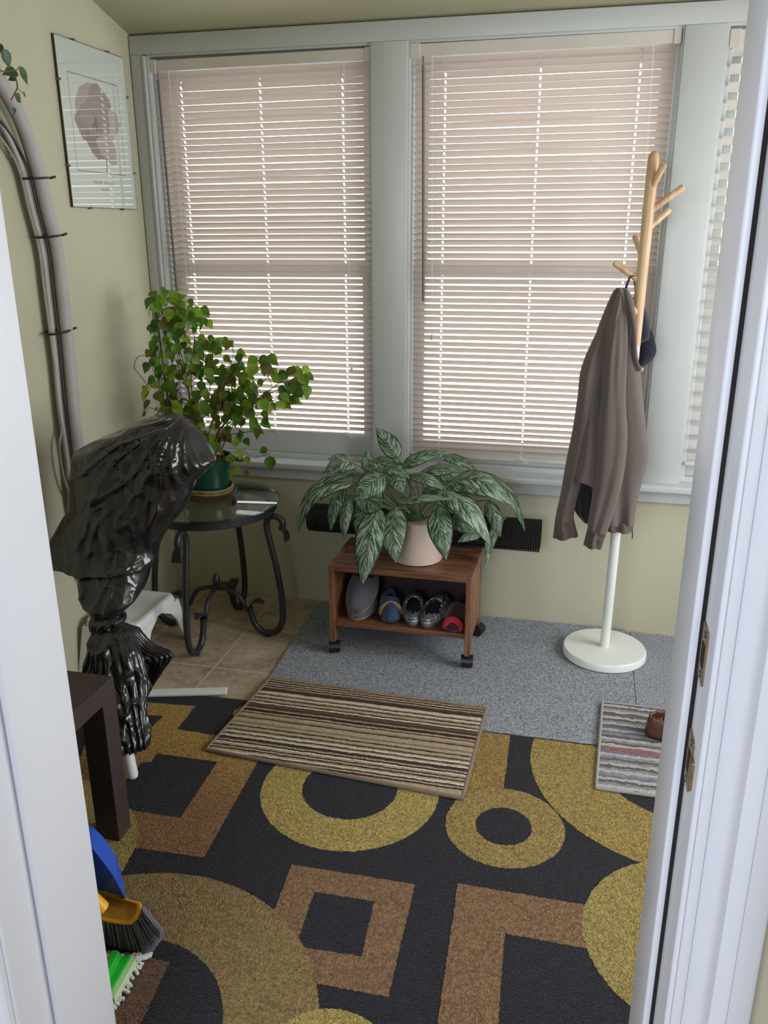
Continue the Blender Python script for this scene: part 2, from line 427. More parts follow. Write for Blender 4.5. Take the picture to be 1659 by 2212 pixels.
# unseen right wall; two window openings added to let more daylight in
b = MB(); b.box(XR, XR+.15, YD1, 0, 0, .72); b.box(XR, XR+.15, YD1, 0, 2.1, 3.3)
b.box(XR, XR+.15, YD1, -2.02, .72, 2.1); b.box(XR, XR+.15, -.28, 0, .72, 2.1); b.box(XR, XR+.15, -1.2, -1.1, .72, 2.1)
struct(b.build('wall_right', M['wall']))
# sloping ceiling, low over the windows and rising to the house
def czz(y): return 2.236-.262*y
b = MB(); b.hexa([(-.2, YD1, czz(YD1)), (XR+.15, YD1, czz(YD1)), (XR+.15, .02, czz(.02)), (-.2, .02, czz(.02))],
                 [(-.2, YD1, czz(YD1)+.1), (XR+.15, YD1, czz(YD1)+.1), (XR+.15, .02, czz(.02)+.1), (-.2, .02, czz(.02)+.1)])
struct(b.build('ceiling', M['ceiling']))
# door wall (house / sun room), opening between the jambs
JL, JR = CAM[0]-.764, CAM[0]+.142
b = MB(); b.box(-.16, JL-.02, YD0, YD1, 0, 3.1); b.box(JR+.02, XR+.15, YD0, YD1, 0, 3.1); b.box(JL-.02, JR+.02, YD0, YD1, 2.12, 3.1)
struct(b.build('wall_front', M['wall']))
# house room shell behind the camera
b = MB(); b.box(-.75, -.6, -5.6, YD0, 0, 2.6); b.box(3.6, 3.75, -5.6, YD0, 0, 2.6); b.box(-.75, 3.75, -5.75, -5.6, 0, 2.6)
struct(b.build('wall_house', M['wall'])); struct(MB().box(-.75, 3.75, -5.75, YD0, 2.6, 2.7).build('ceiling_house', M['ceiling']))
# door frame: jambs with stop, rabbet and seal
YS = CAM[1]+.880   # stop begins
def jamb(name, x, s, YS=YS):
    b = MB()
    x0, x1 = sorted((x, x-s*(-.022)))
    b.box(min(x, x+s*.022), max(x, x+s*.022), YD0, YD1-.002, 0, 2.1)
    x2 = x-s*.0125
    b.box(min(x, x2), max(x, x2), YS, YD1+.012, 0, 2.1)
    o = b.build(name, M['jamb'], bevel=.0035, bseg=3, smooth=True); struct(o); return o
jr = jamb('trim_1', JR, 1); jl = jamb('trim_2', JL, -1, CAM[1]+.874)
struct(MB().box(JL-.022, JR+.022, YD0, YD1, 2.1, 2.12).build('trim_3', M['jamb'], bevel=.002))
MB().box(JR-.0045, JR+.0005, YS-.0036, YS-.0012, 0, 2.1).build('weather_seal', M['hole'], jr)
# casings with a moulded profile (house side)
def casing(name, xi, s):
    prof = [(0, 0), (0, .010), (.006, .014), (.011, .014), (.013, .010), (.017, .0115), (.022, .015), (.030, .018), (.036, .0185),
            (.041, .016), (.045, .0135), (.049, .0155), (.060, .020), (.063, .020), (.0645, .0175), (.067, .0175), (.088, .0185), (.092, .016), (.092, 0)]
    pl = [(xi+s*a*.88, YD0-c) for a, c in prof]
    o = MB().prism(pl, 0, 2.19).build(name, M['jamb'], smooth=50); struct(o); return o
casing('trim_4', JR+.005, 1); casing('trim_5', JL-.005, -1)
# the open door, hinged on the left jamb and swung into the house room
dr = sempty('door_1', (JL-.004, YS-.012, 0))
b = MB(); b.box(-.044, 0, -.80, 0, .01, 2.08); b.build('door_slab', M['jamb'], dr, bevel=.002, loc=(0, 0, 0))
b = MB()
for z0, z1 in ((.2, .9), (1.05, 1.9)): b.box(-.0005, .007, -.70, -.1, z0, z1)
b.build('door_panel', M['jamb'], dr, bevel=.006, loc=(0, 0, 0))
dr.rotation_euler = (0, 0, math.radians(-20))
# strike plates on the right jamb
def strike(zc, hh, lip, lab):
    b = MB(); y0 = YS-.044; y1 = YS-.006
    n = 20; ring = []
    b.box(JR-.0022, JR+.0005, y0+.004, y1, zc-hh, zc+hh)
    if lip:
        b.box(JR-.0035, JR+.0012, y0-.010, y0+.006, zc-hh*.62, zc+hh*.5)
    o = b.build('strike_plate', M['brass'], jr, bevel=.001)
    b2 = MB(); b2.box(JR-.0028, JR-.0015, y0+.010, y1-.012, zc-hh*.42, zc+hh*.42); b2.build('latch_hole', M['hole'], o)
    for dz in (-.75, .75):
        b3 = MB(); b3.tube([(JR-.0022, (y0+y1)/2, zc+hh*dz), (JR-.0036, (y0+y1)/2, zc+hh*dz)], .004, 10); b3.build('screw', M['clip'], o)
strike(1.121, .031, False, ''); strike(.989, .031, True, '')

# window trim on the back wall
b = MB(); b.box(.003, 2.99, -.022, .0, 2.168, 2.232); b.box(.06, 2.98, -.012, .01, 2.160, 2.170); struct(b.build('trim_6', M['trim'], bevel=.003, smooth=True))
b = MB(); b.box(.003, .052, -.022, 0, .632, 2.168); b.box(.050, .062, -.026, 0, .632, 2.164); b.box(.060, .072, -.014, .03, .632, 2.164); struct(b.build('trim_7', M['trim'], bevel=.003, smooth=True))
b = MB(); b.box(.932, 1.064, -.022, .02, .632, 2.168); b.box(.926, .934, -.012, .02, .632, 2.164); b.box(1.062, 1.072, -.012, .02, .632, 2.164); struct(b.build('trim_8', M['trim'], bevel=.003, smooth=True))
b = MB(); b.box(1.980, 2.113, -.022, .02, .632, 2.168); b.box(1.974, 1.982, -.012, .02, .632, 2.164); b.box(2.112, 2.119, -.012, .02, .632, 2.164); struct(b.build('trim_9', M['trim'], bevel=.003, smooth=True))
b = MB(); b.box(2.98, 3.10, -.022, .0, .632, 2.168); struct(b.build('trim_10', M['trim'], bevel=.003, smooth=True))
b = MB(); b.box(-.0, 3.12, -.062, .03, .606, .632); struct(b.build('trim_11', M['trim'], bevel=.006, bseg=3, smooth=True))
b = MB(); b.box(.02, 3.10, -.020, .0, .556, .606); b.box(.02, .84, -.023, .0, .556, .606); struct(b.build('trim_12', M['trim'], bevel=.003, smooth=True))

def window(n, x0, x1):
    w = sempty('window_%d' % n, ((x0+x1)/2, .08, .632))
    b = MB()  # frame and double-hung sashes
    b.box(x0, x0+.025, .02, .15, .632, 2.165); b.box(x1-.025, x1, .02, .15, .632, 2.165); b.box(x0+.024, x1-.024, .021, .149, 2.14, 2.164); b.box(x0+.024, x1-.024, .031, .159, .60, .65)
    b.build('window_frame', M['trim'], w, bevel=.002)
    zm = 1.40
    b = MB(); a0, a1 = x0+.025, x1-.025
    b.box(a0, a0+.04, .055, .09, .65, zm+.02); b.box(a1-.04, a1, .055, .09, .65, zm+.02); b.box(a0+.039, a1-.039, .056, .089, .65, .735); b.box(a0+.039, a1-.039, .056, .089, zm-.02, zm+.0195)
    lo = b.build('lower_sash', M['trim'], w, bevel=.002); MB().box(a0+.04, a1-.04, .070, .074, .735, zm-.02).build('pane', M['pane'], lo)
    b = MB(); b.box(a0, a0+.04, .095, .13, zm-.02, 2.14); b.box(a1-.04, a1, .095, .13, zm-.02, 2.14); b.box(a0+.039, a1-.039, .096, .129, 2.09, 2.139); b.box(a0+.039, a1-.039, .096, .129, zm-.0195, zm+.02)
    up = b.build('upper_sash', M['trim'], w, bevel=.002); MB().box(a0+.04, a1-.04, .110, .114, zm+.02, 2.09).build('pane', M['pane'], up)
window(1, .060, .938); window(2, 1.056, 1.988); window(3, 2.112, 2.985)

# ------------------------------------------------------------------ blinds
def blind(name, label, x0, x1, zt, zb, pitch, w, tilt, mat, wandx, cordx, droop=0.0, ladders=3, group=None, headh=.040, wandl=.86, cordl=.95, sag=0, cordr=True, tiltdz=0.0, seed=1):
    r = random.Random(seed)
    t = thing(name, label, 'blind', ((x0+x1)/2, .02, zt), 'blinds in the row of windows')
    def hz(x): return tiltdz*(x-x0)/(x1-x0)
    b = MB(); d = .012
    b.hexa([(x0, -.006, zt-headh), (x1, -.006, zt-headh+hz(x1)), (x1, .042, zt-headh+hz(x1)), (x0, .042, zt-headh)],
           [(x0, -.006, zt), (x1, -.006, zt+hz(x1)), (x1, .042, zt+hz(x1)), (x0, .042, zt)])
    hr = b.build('head_rail', M['headrail'], t, bevel=.002)
    MB().box(x0-.006, x0+.028, -.012, .044, zt-headh-.004, zt+.002).build('bracket', M['headrail'], t, bevel=.002); MB().box(x1-.02, x1+.004, -.010, .044, zt-headh-.002+hz(x1), zt+.003+hz(x1)).build('bracket', M['headrail'], t, bevel=.002)
    lx = [x0+(x1-x0)*f for f in ((.13, .5, .87) if ladders == 3 else (.12, .88))]
    b = MB(); z = zt-headh-.012; a0, a1 = x0+.006, x1-.006; hw = .0032
    xs = [a0]
    for l in lx: xs += [l-hw, l+hw]
    xs.append(a1)
    m = []
    nx = []
    for i in range(len(xs)-1):
        k = 1 if i % 2 else 5
        for q in range(k): nx.append((xs[i]+(xs[i+1]-xs[i])*q/k, i % 2))
    nx.append((a1, 0))
    ci = 0
    while z > zb+pitch*.8:
        tt = tilt+r.uniform(-.02, .02); bow = r.uniform(-.0007, .0007); cx = math.cos(tt); sx = math.sin(tt)
        prof = []
        for q in range(5):
            u = q/4-.5; arch = .0022*(1-4*u*u)*(w/.0275)
            # room-side edge up: local axis from outside-low to room-high
            prof.append((-u*w*cx + arch*sx, u*w*sx + arch*cx))
        o = len(b.v)
        f = (zt-z)/(zt-zb)
        for (x, _) in nx:
            g = (x-a0)/(a1-a0); dz = bow*math.sin(math.pi*g)*2+hz(x)*(1-.3*f)+droop*f*g
            for (py, pz) in prof: b.v.append((x, .018+py, z+pz+dz))
        for i in range(len(nx)-1):
            hole = nx[i][1] == 1
            for q in range(4):
                if hole and q in (1, 2): continue
                b.quad((o+i*5+q, o+(i+1)*5+q, o+(i+1)*5+q+1, o+i*5+q+1))
        z -= pitch; ci += 1
    b.build('slats', mat, t, smooth='all', recalc=False)
    zl = z+pitch*.25
    b = MB(); b.hexa([(a0, .006, zl-.012), (a1, .006, zl-.012+droop+hz(x1)*.7), (a1, .03, zl-.012+droop+hz(x1)*.7), (a0, .03, zl-.012)], [(a0, .006, zl), (a1, .006, zl+droop+hz(x1)*.7), (a1, .03, zl+droop+hz(x1)*.7), (a0, .03, zl)])
    b.build('bottom_rail', M['headrail'], t, bevel=.002)
    b = MB()
    for l in lx:
        b.tube([(l, .018, zt-headh), (l, .018, zl)], .0009, 6)
        for yy in (.0045, .0315): b.tube([(l-.004, yy, zt-headh), (l-.004, yy, zl)], .0004, 4)
        # knot and loose loops under the rail
        pts = [(l+.012*math.sin(1.9*q)+.004*q-.01, -.002+.003*math.cos(q*1.3), zl+.010-.0022*q+.006*math.cos(2.3*q)) for q in range(11)]
        b.tube(bez(pts, 4), .0010, 5)
    b.build('ladder_cord', M['cord'], t)
    if wandx:
        b = MB(); b.tube([(wandx, -.010, zt-headh), (wandx+.002, -.016, zt-headh-.03)], .0025, 8); b.tube([(wandx+.002, -.016, zt-headh-.03), (wandx+.012, -.018, zt-headh-wandl)], .0050, 8)
        b.build('tilt_wand', M['wand'], t, smooth=True)
    for cx_, ln in cordx:
        b = MB(); e = Vector((cx_+.012, -.014, zt-headh-ln))
        b.tube([(cx_, -.012, zt-headh), (cx_+.006, -.013, zt-headh-ln*.5), e], .0008, 5)
        b.tube([(cx_+.003, -.012, zt-headh), (cx_+.011, -.013, zt-headh-ln*.6), e+Vector((.004, 0, 0))], .0008, 5)
        c = b.build('lift_cord', M['cord'], t)
        b = MB(); b.lathe([(.0015, 0), (.003, -.003), (.0055, -.020), (.0045, -.023)], tuple(e+Vector((.002, 0, 0))), 12); b.build('tassel', M['headrail'], c, smooth=True)
    return t
blind('window_blind', 'cream mini blind over the left window, tasselled cord hanging at its right side', .070, .928, 2.150, .745, .0233, .0275, math.radians(46), M['slat'],
      .106, [(.83, 1.075), (.150, .78)], headh=.038, tiltdz=.004, seed=2)
blind('window_blind', 'cream mini blind over the middle window behind the coat stand', 1.078, 1.968, 2.158, .672, .0233, .0275, math.radians(46), M['slat'],
      1.118, [(1.150, .95), (1.885, .50)], headh=.040, wandl=.83, tiltdz=.002, seed=5)
blind('window_blind', 'white wide-slat blind with open slats at the far right window', 2.126, 2.975, 2.150, .70, .0535, .050, math.radians(32), M['slat_white'],
      None, [], headh=.045, seed=9)

# ------------------------------------------------------------------ floor coverings
def densify(pts, step=.006, jit=.0014, rn=rnd):
    out = []
    for i in range(len(pts)):
        a = Vector(pts[i][:2]); c = Vector(pts[(i+1) % len(pts)][:2]); L = (c-a).length; n = max(1, int(L/step))
        for k in range(n):
            p = a.lerp(c, k/n); out.append((p.x+rn.uniform(-jit, jit), p.y+rn.uniform(-jit, jit)))
    return out
RUGX0, RUGX1, RUGY0, RUGY1 = .06, 2.75, -2.22, -.868
zr = .010
def clip_poly(poly):
    def cl(ps, f, inter):
        o = []
        for i in range(len(ps)):
            a, c = ps[i], ps[(i+1) % len(ps)]
            if f(a): o.append(a)
            if f(a) != f(c): o.append(inter(a, c))
        return o
    m = .006
    for ax, v, sg in ((0, RUGX0+m, 1), (0, RUGX1-m, -1), (1, RUGY0+m, 1), (1, RUGY1-m, -1)):
        poly = cl(poly, lambda p: sg*(p[ax]-v) >= 0, lambda a, c: tuple(a[k]+(c[k]-a[k])*(v-a[ax])/(c[ax]-a[ax]) for k in (0, 1)))
        if not poly: return []
    return poly
def fitc(pts):
    A = np.array([[p[0], p[1], 1] for p in pts]); bb = np.array([p[0]**2+p[1]**2 for p in pts])
    s = np.linalg.lstsq(A, bb, rcond=None)[0]; cx, cy = s[0]/2, s[1]/2
    return cx, cy, math.sqrt(s[2]+cx*cx+cy*cy)
def circ(c, n=None):
    n = n or max(24, int(2*math.pi*c[2]/.02)); return [(c[0]+c[2]*math.cos(2*math.pi*k/n), c[1]+c[2]*math.sin(2*math.pi*k/n)) for k in range(n)]
ZA = lambda x, y: FL(180+x*.3617, 1480+y*.3617, zr)[:2]
ZB = lambda x, y: FL(780+x*.4219, 1480+y*.4219, zr)[:2]
ZC = lambda x, y: FL(180+x*.3617, 1812+y*.3617, zr)[:2]
ZD = lambda x, y: FL(780+x*.4219, 1812+y*.4219, zr)[:2]
def pg(fn, l): return [tuple(fn(x, y)) for x, y in l]
def rug():
    t = thing('area_rug', 'large black shag rug with ochre, olive and brown rings and squares', 'rug', (1.4, -1.5, 0))
    b = MB(); base = densify([(RUGX0, RUGY0), (RUGX1, RUGY0), (RUGX1, RUGY1+.012), (1.5, RUGY1), (.65, RUGY1), (RUGX0, RUGY1-.05)], .02, .001)
    b.prism(base, .001, zr); b.build('rug_base', M['pile_dark'], t, bevel=0)
    mats = ['pile_dark', 'pile_frame', 'pile_ring', 'pile_tan', 'pile_rect', 'pile_arc', 'pile_lime', 'pile_brown', 'pile_brown2', 'pile_olive']
    b = MB(); z = [zr]
    def lay(poly, m):
        z[0] += .00012; poly = clip_poly([tuple(p) for p in poly])
        if len(poly) < 3: return
        b.cur = mats.index(m); b.prism(densify(poly, .0045, .0016), zr-.001, z[0])
    # left square frame with its stepped tail
    lay(pg(ZA, [(250, 92), (670, 125), (560, 262), (1100, 352), (720, 1030), (310, 970), (100, 935), (-90, 905), (-90, 600), (60, 240)]), 'pile_frame')
    lay(pg(ZA, [(180, 160), (480, 185), (415, 245), (120, 220)]), 'pile_dark')
    lay(pg(ZA, [(440, 408), (800, 458), (580, 792), (200, 733), (60, 712), (240, 590), (330, 490), (350, 460), (405, 460)]), 'pile_dark')
    lay(pg(ZA, [(-60, 560), (40, 570), (140, 620), (220, 680), (285, 745), (318, 800), (326, 880), (312, 965), (240, 1105), (150, 1210), (-60, 1300)]), 'pile_lime')
    lay(circ(fitc(pg(ZA, [(1065, 640), (1140, 480), (1160, 860), (1620, 995)])+pg(ZB, [(388, 600), (230, 780), (0, 850)]))), 'pile_ring')
    lay(circ(fitc(pg(ZA, [(1315, 600), (1365, 515), (1380, 740), (1600, 808)])+pg(ZB, [(185, 540), (130, 620), (0, 685)]))), 'pile_dark')
    lay(pg(ZB, [(570, 200), (768, 225), (730, 532), (720, 640), (470, 640), (500, 520)]), 'pile_rect')
    lay(circ(fitc(pg(ZB, [(440, 700), (1045, 750), (770, 945), (500, 850), (960, 880), (770, 537), (950, 600)]))), 'pile_tan')
    lay(circ(fitc(pg(ZB, [(590, 700), (740, 628), (870, 735), (750, 825)]))), 'pile_dark')
    big = fitc(pg(ZB, [(865, 340), (880, 440), (930, 560), (1010, 660), (1200, 800), (1420, 905)]))
    lay(circ(big, 140), 'pile_arc')
    inn = fitc(pg(ZB, [(1310, 548), (1380, 600), (1480, 648)])+[(big[0]-.2, big[1]+.25)])
    lay(circ((big[0], big[1], (Vector((big[0], big[1]))-Vector(ZB(1380, 598))).length)), 'pile_dark')
    lay(pg(ZD, [(495, 230), (1150, 340), (1500, 400), (1500, 625), (1140, 560), (735, 485), (690, 1100), (370, 1100)]), 'pile_brown')
    lay(circ(fitc(pg(ZD, [(1430, 125), (1280, 180), (1160, 300), (1130, 430), (1165, 580), (1230, 700), (1350, 840)]))), 'pile_lime')
    # square frame in the middle
    fr = pg(ZC, [(1245, 155)])+pg(ZD, [(275, 235), (140, 810)])+pg(ZC, [(1395, 866), (1000, 800)])
    lay(fr, 'pile_brown')
    lay(pg(ZC, [(1380, 320)])+pg(ZD, [(68, 322), (4, 604)])+pg(ZC, [(1330, 655), (1295, 640), (1284, 600)]), 'pile_dark')
    big = fitc(pg(ZC, [(240, 228), (440, 205), (640, 215), (860, 265), (1060, 385), (1200, 480), (1300, 640), (1380, 800), (1410, 1020)]))
    lay(circ(big, 140), 'pile_olive')
    lay(circ(fitc(pg(ZC, [(460, 610), (580, 640), (680, 710), (790, 840), (830, 1000), (835, 1106)]))), 'pile_dark')
    lay(pg(ZC, [(100, 680), (355, 705), (515, 740), (345, 1106), (300, 1250), (0, 1250)]), 'pile_brown2')
    lay(circ(fitc(pg(ZC, [(1210, 1106), (1290, 1045), (1420, 1020), (1560, 1040)])+pg(ZD, [(0, 910), (60, 948)]))), 'pile_ring')
    c = Vector(ZA(975, 165)); lay(circ((c.x, c.y-.006, .043)), 'pile_ring')
    b.build('rug_pattern', [M[m] for m in mats], t)
    return t
rug()
# grey runner carpet in two pieces
b = MB(); pl_ = densify([(.712, -.872), (.682, -.06), (.70, -.022), (1.93, -.004), (1.965, -.006), (1.99, -.03), (1.995, -.872)], .03, .0006)
b.prism(pl_, .0008, .0078); tag(b.build('carpet_runner', M['carpet'], bevel=.002), 'speckled grey carpet piece under the shoe cart and coat stand', 'carpet', 'grey carpet pieces')
b = MB(); b.prism(densify([(1.996, -.872), (1.994, -.035), (2.0, -.02), (3.3, -.02), (3.3, -.872)], .03, .0006), .0008, .0055)
tag(b.build('carpet_runner', M['carpet'], bevel=.0015), 'speckled grey carpet piece beyond the coat stand, towards the right window', 'carpet', 'grey carpet pieces')

def floor_mat(name, label, corners, z0, th, m_top, m_edge, edge):
    """corners: far-left, far-right, near-right, near-left on the floor"""
    A, B, C_, D = [Vector(c) for c in corners]
    t = thing(name, label, 'doormat', ((A.x+C_.x)/2, (A.y+C_.y)/2, z0), 'striped doormats')
    nx, ny = 60, 36; b = MB(); r = random.Random(3)
    for j in range(ny+1):
        for i in range(nx+1):
            u, v = i/nx, j/ny
            p = A.lerp(B, u).lerp(D.lerp(C_, u), v)
            z = z0+th+.0015*noise.noise(Vector((u*5, v*4, .3)))
            e = min(u, 1-u, v*.62, (1-v)*.62)
            b.v.append((p.x-t.location.x, p.y-t.location.y, z-z0-(.002 if e < .01 else 0)))
    for j in range(ny):
        for i in range(nx): b.quad((j*(nx+1)+i, j*(nx+1)+i+1, (j+1)*(nx+1)+i+1, (j+1)*(nx+1)+i))
    # down-turned rim
    per = [i for i in range(nx+1)]+[(j)*(nx+1)+nx for j in range(1, ny+1)]+[ny*(nx+1)+i for i in range(nx-1, -1, -1)]+[j*(nx+1) for j in range(ny-1, 0, -1)]
    o = len(b.v)
    for i in per: x, y, z = b.v[i]; b.v.append((x, y, 0.0))
    for k in range(len(per)): k2 = (k+1) % len(per); b.quad((per[k], per[k2], o+k2, o+k))
    b.build('pile_field', m_top, t, smooth=True, loc=(0, 0, 0))
    b = MB(); L = t.location
    def w2(p, z): return (p.x-L.x, p.y-L.y, z)
    cs = [A, B, C_, D, A]; pts = []
    for a, c in zip(cs[:-1], cs[1:]):
        for k in range(12): q = a.lerp(c, k/12); pts.append(w2(q, th*.55))
    pts.append(pts[0]); b.tube(pts, edge, 8)
    b.build('bound_edge', m_edge, t, smooth=True, loc=(0, 0, 0))
    return t
T, D1, D2, Cw, R1 = lin((194, 175, 147)), lin((92, 72, 66)), lin((72, 56, 54)), lin((236, 228, 208)), lin((128, 88, 72))
seq = [T, D1, T, D2, T, D1, T, D2, T, D1, D1, D2, T, Cw, T, D1, Cw, T, D2, T, T, D1, Cw, D1, R1, D1, D1, T, D2, D2, T, D1, T, T, lin((164, 144, 124)), D1, T, T, T, lin((142, 124, 114)), T, T, D2, T, T, D1, T, Cw, D2, T, Cw, D2, D1, T, D2, Cw, T, D1, T, D2, T, Cw, D1, T, D2, T, T, T]
M['mat1'] = stripes('brown_striped_pile', [s for s in reversed(seq)], 1.0, 1, .022)
# local y runs from about -.25 (near) to .25 (far): shift with a mapping
def shift_mat(m, off, L):
    for nd in m.node_tree.nodes:
        if nd.type == 'SEPXYZ':
            src = nd.inputs[0].links[0].from_socket
            mp = m.node_tree.nodes.new('ShaderNodeMapping'); mp.inputs['Location'].default_value = (0, off, 0)
            mp.inputs['Scale'].default_value = (1, 1/L, 1)
            m.node_tree.links.new(src, mp.inputs[0]); m.node_tree.links.new(mp.outputs[0], nd.inputs[0])
shift_mat(M['mat1'], .5, .50)
zt_ = .012
def Fc(x, y, z): p = FL(x, y, z); return (p.x, p.y, 0)
floor_mat('doormat', 'brown and beige striped doormat overlapping the big rug', [Fc(585, 1463, .02), Fc(1050, 1530, .02), Fc(999, 1722, .02), Fc(446, 1617, .02)], .0115, .010, M['mat1'], M['binding'], .0062)
G1, G2, G3, G4, G5 = lin((156, 154, 154)), lin((196, 194, 196)), lin((112, 108, 108)), lin((124, 132, 152)), lin((160, 112, 112))
seq2 = [G1, G3, G2, G3, G1, G2, G3, lin((128, 116, 108)), G2, G3, G1, G2, G3, G4, G2, G4, G1, G3, G2, G1, G3, G2, G5, G5, G4, G2, G1, G3, G1, G2, G3, G1, G2, G1, G4, G2, G3, G1, G2, G3]
M['mat2'] = stripes('grey_striped_loop_pile', [s for s in reversed(seq2)], 1.0, 1, .05); shift_mat(M['mat2'], .5, .50)
a, d = Fc(1302, 1516, .018), Fc(1288, 1701, .018)
floor_mat('doormat', 'grey multicoloured ribbed doormat with a brown shoe on it', [a, (a[0]+.85, a[1]-.0, 0), (d[0]+.85, d[1]-.0, 0), d], .0115, .009, M['mat2'], M['binding_grey'], .0048)

# ------------------------------------------------------------------ art print on the left wall
def art():
    t = thing('framed_print', 'clip-framed white print of a single poppy on the left wall', 'picture', (.0, -.3, 1.88))
    y0, y1, z0, z1 = -.516, -.086, 1.623, 2.148
    MB().box(.001, .009, y0, y1, z0, z1).build('backing', M['backing'], t)
    MB().box(.0092, .0105, y0+.002, y1-.002, z0+.002, z1-.002).build('print_paper', M['paper'], t)
    def fn(u, v): return (y0+(y1-y0)*u, z0+(z1-z0)*v)      # u towards the window, v up
    def plate(poly, x, th, name, m):
        bb = MB(); n = len(poly)
        bb.add([(x, p[0], p[1]) for p in poly]+[(x+th, p[0], p[1]) for p in poly], [tuple(range(n)), tuple(reversed(range(n, 2*n)))]+[(i, (i+1) % n, n+(i+1) % n, n+i) for i in range(n)])
        return bb
    b = MB(); l0, l1, b0, t0 = .12, .86, .225, .81; w = .0022
    ya, za = fn(l0, b0); yb, zb = fn(l1, t0)
    for (a0, a1, c0, c1) in ((ya, yb, za, za+w*1.6), (ya, yb, zb-w*1.6, zb), (ya, ya+w, za, zb), (yb-w, yb, za, zb)): b.box(.0105, .0108, a0, a1, c0, c1)
    b.build('rule_border', M['frame_line'], t)
    def petal(cu, cv, ru, rv, rot, seed, c):
        r = random.Random(seed); pts = []
        ph = [r.uniform(0, 6) for _ in range(4)]
        for k in range(40):
            a = 2*math.pi*k/40; rr = 1+.07*math.sin(3*a+ph[0])+.05*math.sin(5*a+ph[1])+.03*math.sin(9*a+ph[2])
            x, y = ru*rr*math.cos(a), rv*rr*math.sin(a)
            yy = cu+(x*math.cos(rot)-y*math.sin(rot)); vv = cv+(x*math.sin(rot)+y*math.cos(rot))
            pts.append(fn(yy, vv))
        return pts
    pm = []
    for i, cc in enumerate(((192, 176, 174), (170, 152, 152), (160, 142, 142), (206, 192, 188), (148, 132, 132))):
        k = N('faded_petal_%d' % i); v = k.co(); k.rough(.6)
        k.col(k.ramp(k.noise(v, 45, 5, .6, 1.5), [(.3, tuple(x*.86 for x in lin(cc)[:3])+(1,)), (.65, lin(cc))])); pm.append(k.m)
    b = MB()
    for i, (cu, cv, ru, rv, rot) in enumerate(((.36, .66, .17, .105, .3), (.55, .665, .16, .11, -.2), (.30, .52, .13, .10, .0), (.66, .54, .17, .10, .2), (.42, .43, .15, .10, -.7), (.60, .385, .15, .085, -.3), (.47, .575, .22, .12, 0))):
        b.cur = i % 5; p_ = petal(cu, cv, ru, rv, rot, i, 0); q = plate(p_, .0105+.00008*i, .0002, '', 0)
        b.add(q.v, q.f)
    b.build('poppy_flower', pm, t)
    b = MB(); r = random.Random(4); cc = Vector((*fn(.46, .53),))
    for k in range(26):
        a = r.uniform(0, 6.28); L = r.uniform(.015, .045); e = cc+Vector((math.cos(a)*L, math.sin(a)*L*1.1))
        b.tube([(.0113, cc.x, cc.y), (.0113, e.x, e.y)], .0006, 4)
    b.tube([(.0113, cc.x, cc.y+.006), (.0113, cc.x-.018, cc.y-.012)], .006, 8, flat=.15)
    b.build('stamens', paint('grey_ink', lin((120, 108, 110)), .8, .1, 30, 0), t)
    b = MB(); a = fn(.56, .32); c = fn(.50, .235); b.tube(bez([(.0112, *a), (.0112, a[0]-.002, a[1]-.04), (.0112, *fn(.545, .235))], 6), .0024, 6, flat=.2); b.build('poppy_stalk', M['frame_line'], t)
    for txt, v, s in (('BRIAN GEMBLE', .155, .015), ('Coquelicot', .115, .011)):
        cu = bpy.data.curves.new('print_title', 'FONT'); cu.body = txt; cu.size = s; cu.align_x = 'CENTER'; cu.extrude = .0002; cu.space_character = 1.5 if v > .13 else 1.0
        cu.materials.append(M['frame_line']); tmp = bpy.data.objects.new('title_curve', cu); COL.objects.link(tmp)
        me = bpy.data.meshes.new_from_object(tmp.evaluated_get(bpy.context.evaluated_depsgraph_get())); bpy.data.objects.remove(tmp)
        o = bpy.data.objects.new('print_title', me); COL.objects.link(o)
        o.parent = t; yy, zz = fn(.5, v); o.matrix_basis = Matrix(((0, 0, 1, .0108), (1, 0, 0, yy+.3), (0, 1, 0, zz-1.88), (0, 0, 0, 1)))
    MB().box(.0125, .0145, y0, y1, z0, z1).build('cover_glass', M['picture_glass'], t)
    for f in (.25, .75):
        yy = y0+(y1-y0)*f; zz = z0+(z1-z0)*f
        for bx in ((yy-.004, yy+.004, z1-.002, z1+.004), (yy-.004, yy+.004, z0-.004, z0+.003), (y0-.004, y0+.004, zz-.004, zz+.003), (y1-.003, y1+.004, zz-.004, zz+.003)):
            MB().box(.0005, .0165, *bx).build('clip', M['clip'], t)
art()

